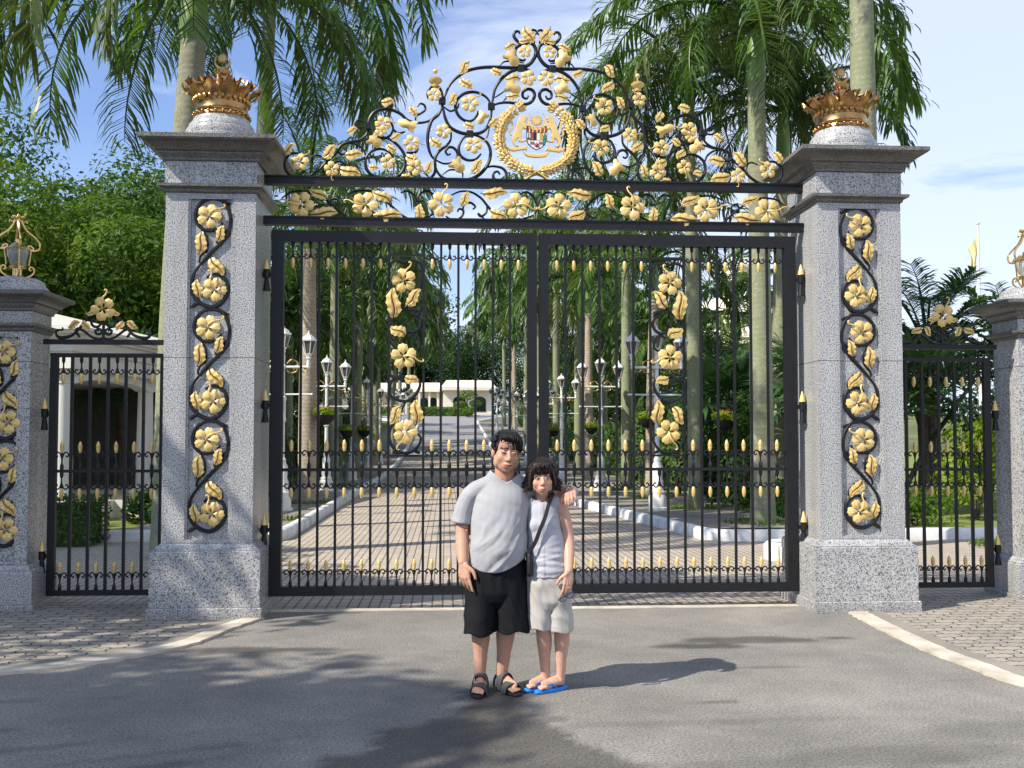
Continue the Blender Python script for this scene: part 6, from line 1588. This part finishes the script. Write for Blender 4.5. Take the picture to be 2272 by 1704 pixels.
# ---------------- the woman
WH = Matrix.Translation((.198,-.02,1.418)) @ Matrix.Rotation(rad(-2),4,'Y') @ Matrix.Rotation(rad(3),4,'Z') @ Matrix.Rotation(rad(2),4,'X') @ Matrix.Scale(.97,4)
mb = MB(); head_parts(mb, WH, True)
limb(mb, [(.205,.05,1.22),(.20,.04,1.28),(.198,.015,1.36)], [.060,.045,.046],[.055,.047,.050])
limb(mb, [(.245,.03,.70),(.240,.03,.80),(.232,.03,.94),(.214,.035,1.08),(.208,.045,1.19),(.206,.05,1.25)], [.135,.138,.110,.100,.090,.05],[.105,.108,.085,.090,.070,.04], 22)
for x in (.165,.250): ell(mb, (x,-.004,1.09), (.040,.040,.045))
limb(mb, [(.27,.05,1.245),(.322,.045,1.225),(.355,.045,1.12),(.374,.04,1.02),(.378,-.015,.91),(.372,-.085,.805)], [.042,.047,.044,.041,.038,.026],[.042,.047,.044,.041,.038,.024])
hand(mb, (.371,-.092,.800), (-.06,-.16,-1), (.45,-.88,.1), (-.87,-.45,0), .30, .92, .05, .5, (.26,.30,.32,.36))
limb(mb, [(.14,.06,1.235),(.09,.11,1.215),(.0,.20,1.12),(-.09,.245,1.05),(-.19,.22,1.05),(-.275,.155,1.055)], [.045,.046,.040,.036,.032,.024],[.045,.046,.040,.036,.032,.024])
hand(mb, (-.278,.150,1.056), (-.45,-1,0), (-1,.4,0), (0,0,1), .35, .9, .06, .3)
for hip,knee,ank in (((.175,.03,.70),(.205,.0,.43),(.226,.085,.085)),((.31,.03,.70),(.330,.005,.43),(.325,.060,.085))):
    k_ = V(knee); a_ = V(ank)
    limb(mb, [hip, (V(hip)+k_)*.5, knee, k_.lerp(a_,.28)+V((.004,.016,0)), k_.lerp(a_,.65)+V((0,.008,0)), ank], [.076,.066,.050,.052,.038,.029],[.08,.068,.052,.055,.040,.033])
sgn_toe = 1
foot(mb, (.262,.120,.024), (.098,-.010,.024), (.226,.085,.085), .86)
foot(mb, (.350,.085,.024), (.172,-.050,.024), (.325,.060,.085), .86)
wom = remesh(mb, 'person', MAT['skin_w'], .0031, 9)
soften(wom, facew(WH)); tint_body(wom, (.60,.36,.26), WH, True)
WOM = link('person', wom, None, P0, (0,0,RZ), label='woman in a sleeveless pale grey blouse and beige shorts, holding eyeglasses', cat='person')
mb = MB()
limb(mb, [(.244,.03,.755),(.240,.03,.82),(.232,.03,.94),(.214,.035,1.08),(.208,.045,1.19),(.207,.05,1.262)], [.146,.140,.124,.110,.104,.080],[.120,.116,.100,.104,.086,.055], 24)
limb(mb, [(.155,-.012,1.095),(.21,-.022,1.10),(.262,-.012,1.095)], [.056,.054,.056],[.050,.046,.050])
limb(mb, [(.12,.06,1.235),(.20,.05,1.25),(.292,.050,1.242)], [.050,.05,.046],[.055,.06,.055])
bl = remesh(mb, 'blouse', MAT['blouse'], .006, 5)
def wfold(p, n):
    k = min(1,max(0,(1.02-p.z)/.15)); f = .007*k*mnoise.noise(V((p.x*5,2,p.z*34+p.x*6))) + .006*k*(1-abs(mnoise.noise(V((p.x*4,5,p.z*24-p.x*5))))*2)
    f += .004*mnoise.noise(V((p.x*14+p.z*9,1,p.z*12-p.x*8)))
    if abs(p.x-(.195+(1.2-p.z)*.02)) < .014 and p.y < 0: f += .004
    return f
displace(bl, wfold)
cut(bl, lambda c: c.z < .762 or (c.z > 1.245+.5*abs(c.x-.2) and abs(c.x-.2) < .065 and c.y < .06) or c.z > 1.30 or (c.x > .322 and c.z > 1.10))
b_o = link('blouse', bl, WOM); sm = b_o.modifiers.new('thickness','SOLIDIFY'); sm.thickness = .0035; sm.offset = 1
mb = MB()
for z in (1.22,1.16,1.10,1.03,.96,.89,.82):
    pass
mb = MB()
limb(mb, [(.245,.03,.80),(.245,.03,.72),(.245,.03,.60)], [.142,.150,.152],[.112,.122,.118], 22)
limb(mb, [(.180,.03,.72),(.182,.02,.56),(.186,.012,.46),(.188,.012,.35)], [.074,.077,.080,.084],[.115,.102,.098,.10], 20)
limb(mb, [(.310,.03,.72),(.316,.022,.56),(.322,.016,.46),(.324,.016,.34)], [.076,.079,.082,.086],[.115,.102,.098,.10], 20)
ws = remesh(mb, 'shorts', MAT['beige_cloth'], .0065, 5)
displace(ws, lambda p,n: .008*mnoise.noise(V((p.x*12,p.y*10,p.z*5))) + .005*(1-abs(mnoise.noise(V((p.x*18+p.z*8,3,p.z*10))))*2)); cut(ws, lambda c: c.z < (.418 if c.x < .255 else .400) + .008*math.sin(c.x*50))
o = link('shorts', ws, WOM); q = o.modifiers.new('thickness','SOLIDIFY'); q.thickness = .004; q.offset = 0
# hair: chin length layered bob with a fringe
hb = MB()
ell(hb, (0,.026,.050), (.088,.104,.090), 22, WH); ell(hb, (0,.050,-.02), (.092,.072,.09), 20, WH)
for s in (-1,1): limb(hb, [WH @ V(p) for p in ((s*.066,.0,.06),(s*.080,-.002,.0),(s*.083,.004,-.045),(s*.074,.02,-.078))], [.018,.017,.017,.012],[.05,.055,.055,.04])
ell(hb, (0,-.050,.088), (.064,.040,.030), 16, WH)
hme = remesh(hb, 'hair', MAT['hair_brown'], .005, 4)
displace(hme, lambda p,n: .005*mnoise.noise(V((p.x*60,p.y*40,p.z*14))))
lm = MB(); r = random.Random(21); roots = []
for i in range(1100):
    a = r.choice((-1,1))*r.uniform(1.0,PI); e = math.asin(r.uniform(-.1,1)); roots.append((a,e))
def wpath(rt, r):
    a, e = rt; p = scalp(a,e,1.155); s = 1 if p.x > 0 else -1; fl = r.uniform(-.006,.034)
    zt = r.uniform(-.105,-.035); ax = .092+r.uniform(-.006,.012)
    hx = s*ax*min(1,.35+abs(math.sin(a))*.8); hy = .03-math.cos(a)*.078
    return [p, V((p.x*.5+hx*.55, p.y*.5+hy*.5, p.z*.5+.02)), V((hx*1.02,hy,max(zt+.05,-.04))), V((hx*1.06+s*fl*.5,hy,zt+.018)), V((hx*1.10+s*fl,hy-.006,zt+r.uniform(-.004,.016)))]
locks(lm, WH, roots, .0050, 8, wpath)
fr_roots = [(-1.1+2.2*i/140+r.uniform(-.05,.05), r.uniform(.55,1.35)) for i in range(141)]
def wf(rt, r):
    a, e = rt; p = scalp(a,e,1.14); x = p.x*1.05
    e1 = V((x*1.05-.004+r.uniform(-.006,.006), -.090+x*x*7, .030-.030*abs(x/.07)**1.5+r.uniform(-.010,.006))); m1 = p.lerp(e1,.5)+V((0,-.022,.012))
    return [p, p.lerp(m1,.5)+V((0,-.004,.008)), m1, e1]
locks(lm, WH, fr_roots, .0046, 9, wf)
bm = bmesh.new(); bm.from_mesh(hme); t2 = lm.mesh('t', MAT['hair_brown'], 180); bm.from_mesh(t2); bm.to_mesh(hme); bm.free(); bpy.data.meshes.remove(t2)
link('hair', hme, WOM)
for h,t in (((.282,.140,0),(.082,-.028,0)),((.372,.102,0),(.150,-.068,0))):
    f_ = sole('flip_flop', h, t, .034, .046, .024, MAT['flipflop'], WOM)
    hv = V(h); tv = V(t); d = (tv-hv).normalized(); s = V((-d.y,d.x,0)); L = (tv-hv).length; mb = MB()
    for sg in (-1,1): mb.tube(spline([hv+d*(L*.42)+s*(sg*.036)+V((0,0,.022)), hv+d*(L*.58)+s*(sg*.026)+V((0,0,.056)), hv+d*(L*.76)+s*(.008)+V((0,0,.034))],4), .005, 6)
    mb.build('thong', MAT['flipflop'], f_)
mb = MB(); pr = V((.372,-.118,.705)); mb.tube([(pr.x+.0095*math.cos(a), pr.y+.0095*math.sin(a), pr.z) for a in [2*PI*i/14 for i in range(15)]], .0022, 6); mb.build('ring', MAT['gold'], WOM)

# ---------------- what she carries
bag = empty('shoulder_bag', P0, RZ, label='small black shoulder bag on a long strap, between the woman and the man', cat='bag')
mb = MB(); P = spline([(.282,.06,1.312),(.268,-.005,1.300),(.245,-.050,1.245),(.215,-.088,1.15),(.185,-.096,1.08),(.155,-.092,1.0),(.125,-.085,.945),(.112,-.07,.90)], 5); n = len(P)
rings = []
for i,p in enumerate(P):
    t = (P[min(i+1,n-1)]-P[max(i-1,0)]).normalized(); w = t.cross(V((.1,-1,.2))).normalized()*.013; o = V((0,-.003,.001))
    rings.append([p-w,p-w+o*1.2,p+w+o*1.2,p+w])
mb.loft(rings); link('strap', fixn(mb.mesh('strap', MAT['bag'], 40)), bag)
mb = MB(); limb(mb, [(.112,-.045,.915),(.115,-.045,.85),(.117,-.045,.785)], [.020,.026,.024],[.05,.062,.058], 16); mb.build('pouch', MAT['bag'], bag)
mb = MB(); mb.tube([(.112,-.085,.945),(.112,-.08,.915)], .010, 8); mb.build('buckle', MAT['frame_dark'], bag)
gl = empty('eyeglasses', P0, RZ, label='folded dark rimmed eyeglasses held in the hanging hand of the woman', cat='eyeglasses')
a0 = V((.308,-.160,.622)); a1 = V((.402,-.140,.668)); ax = (a1-a0).normalized(); nz = V((-.35,.1,1)); nz = (nz-ax*nz.dot(ax)).normalized()
for q in (.26,.76):
    c = a0.lerp(a1,q); mb = MB(); ring = [c+ax*(.024*math.cos(a))+nz*(.016*math.sin(a)) for a in [2*PI*i/18 for i in range(19)]]; mb.tube(ring, .0028, 6); rim = mb.build('rim', MAT['frame_dark'], gl)
    mb = MB(); yv = ax.cross(nz)*.0008; mb.loft([[c+ax*(.0225*math.cos(a))+nz*(.0148*math.sin(a))+yv*s for a in [2*PI*i/18 for i in range(18)]] for s in (-1,1)]); mb.build('lens', MAT['tinted'], rim)
mb = MB(); mb.tube([a0.lerp(a1,.46)+nz*.004, a0.lerp(a1,.51)+nz*.008, a0.lerp(a1,.56)+nz*.004], .0026, 6); mb.build('bridge', MAT['frame_dark'], gl)
for q0,q1,o in ((.02,.94,.010),(.98,.1,.014)):
    mb = MB(); yv = ax.cross(nz).normalized(); yv = yv if yv.y > 0 else -yv
    mb.tube(spline([a0.lerp(a1,q0)+nz*.006, a0.lerp(a1,q0)+nz*.012+yv*o, a0.lerp(a1,q1)+nz*.016+yv*(o+.004)],3), .0026, 6); mb.build('temple', MAT['frame_dark'], gl)
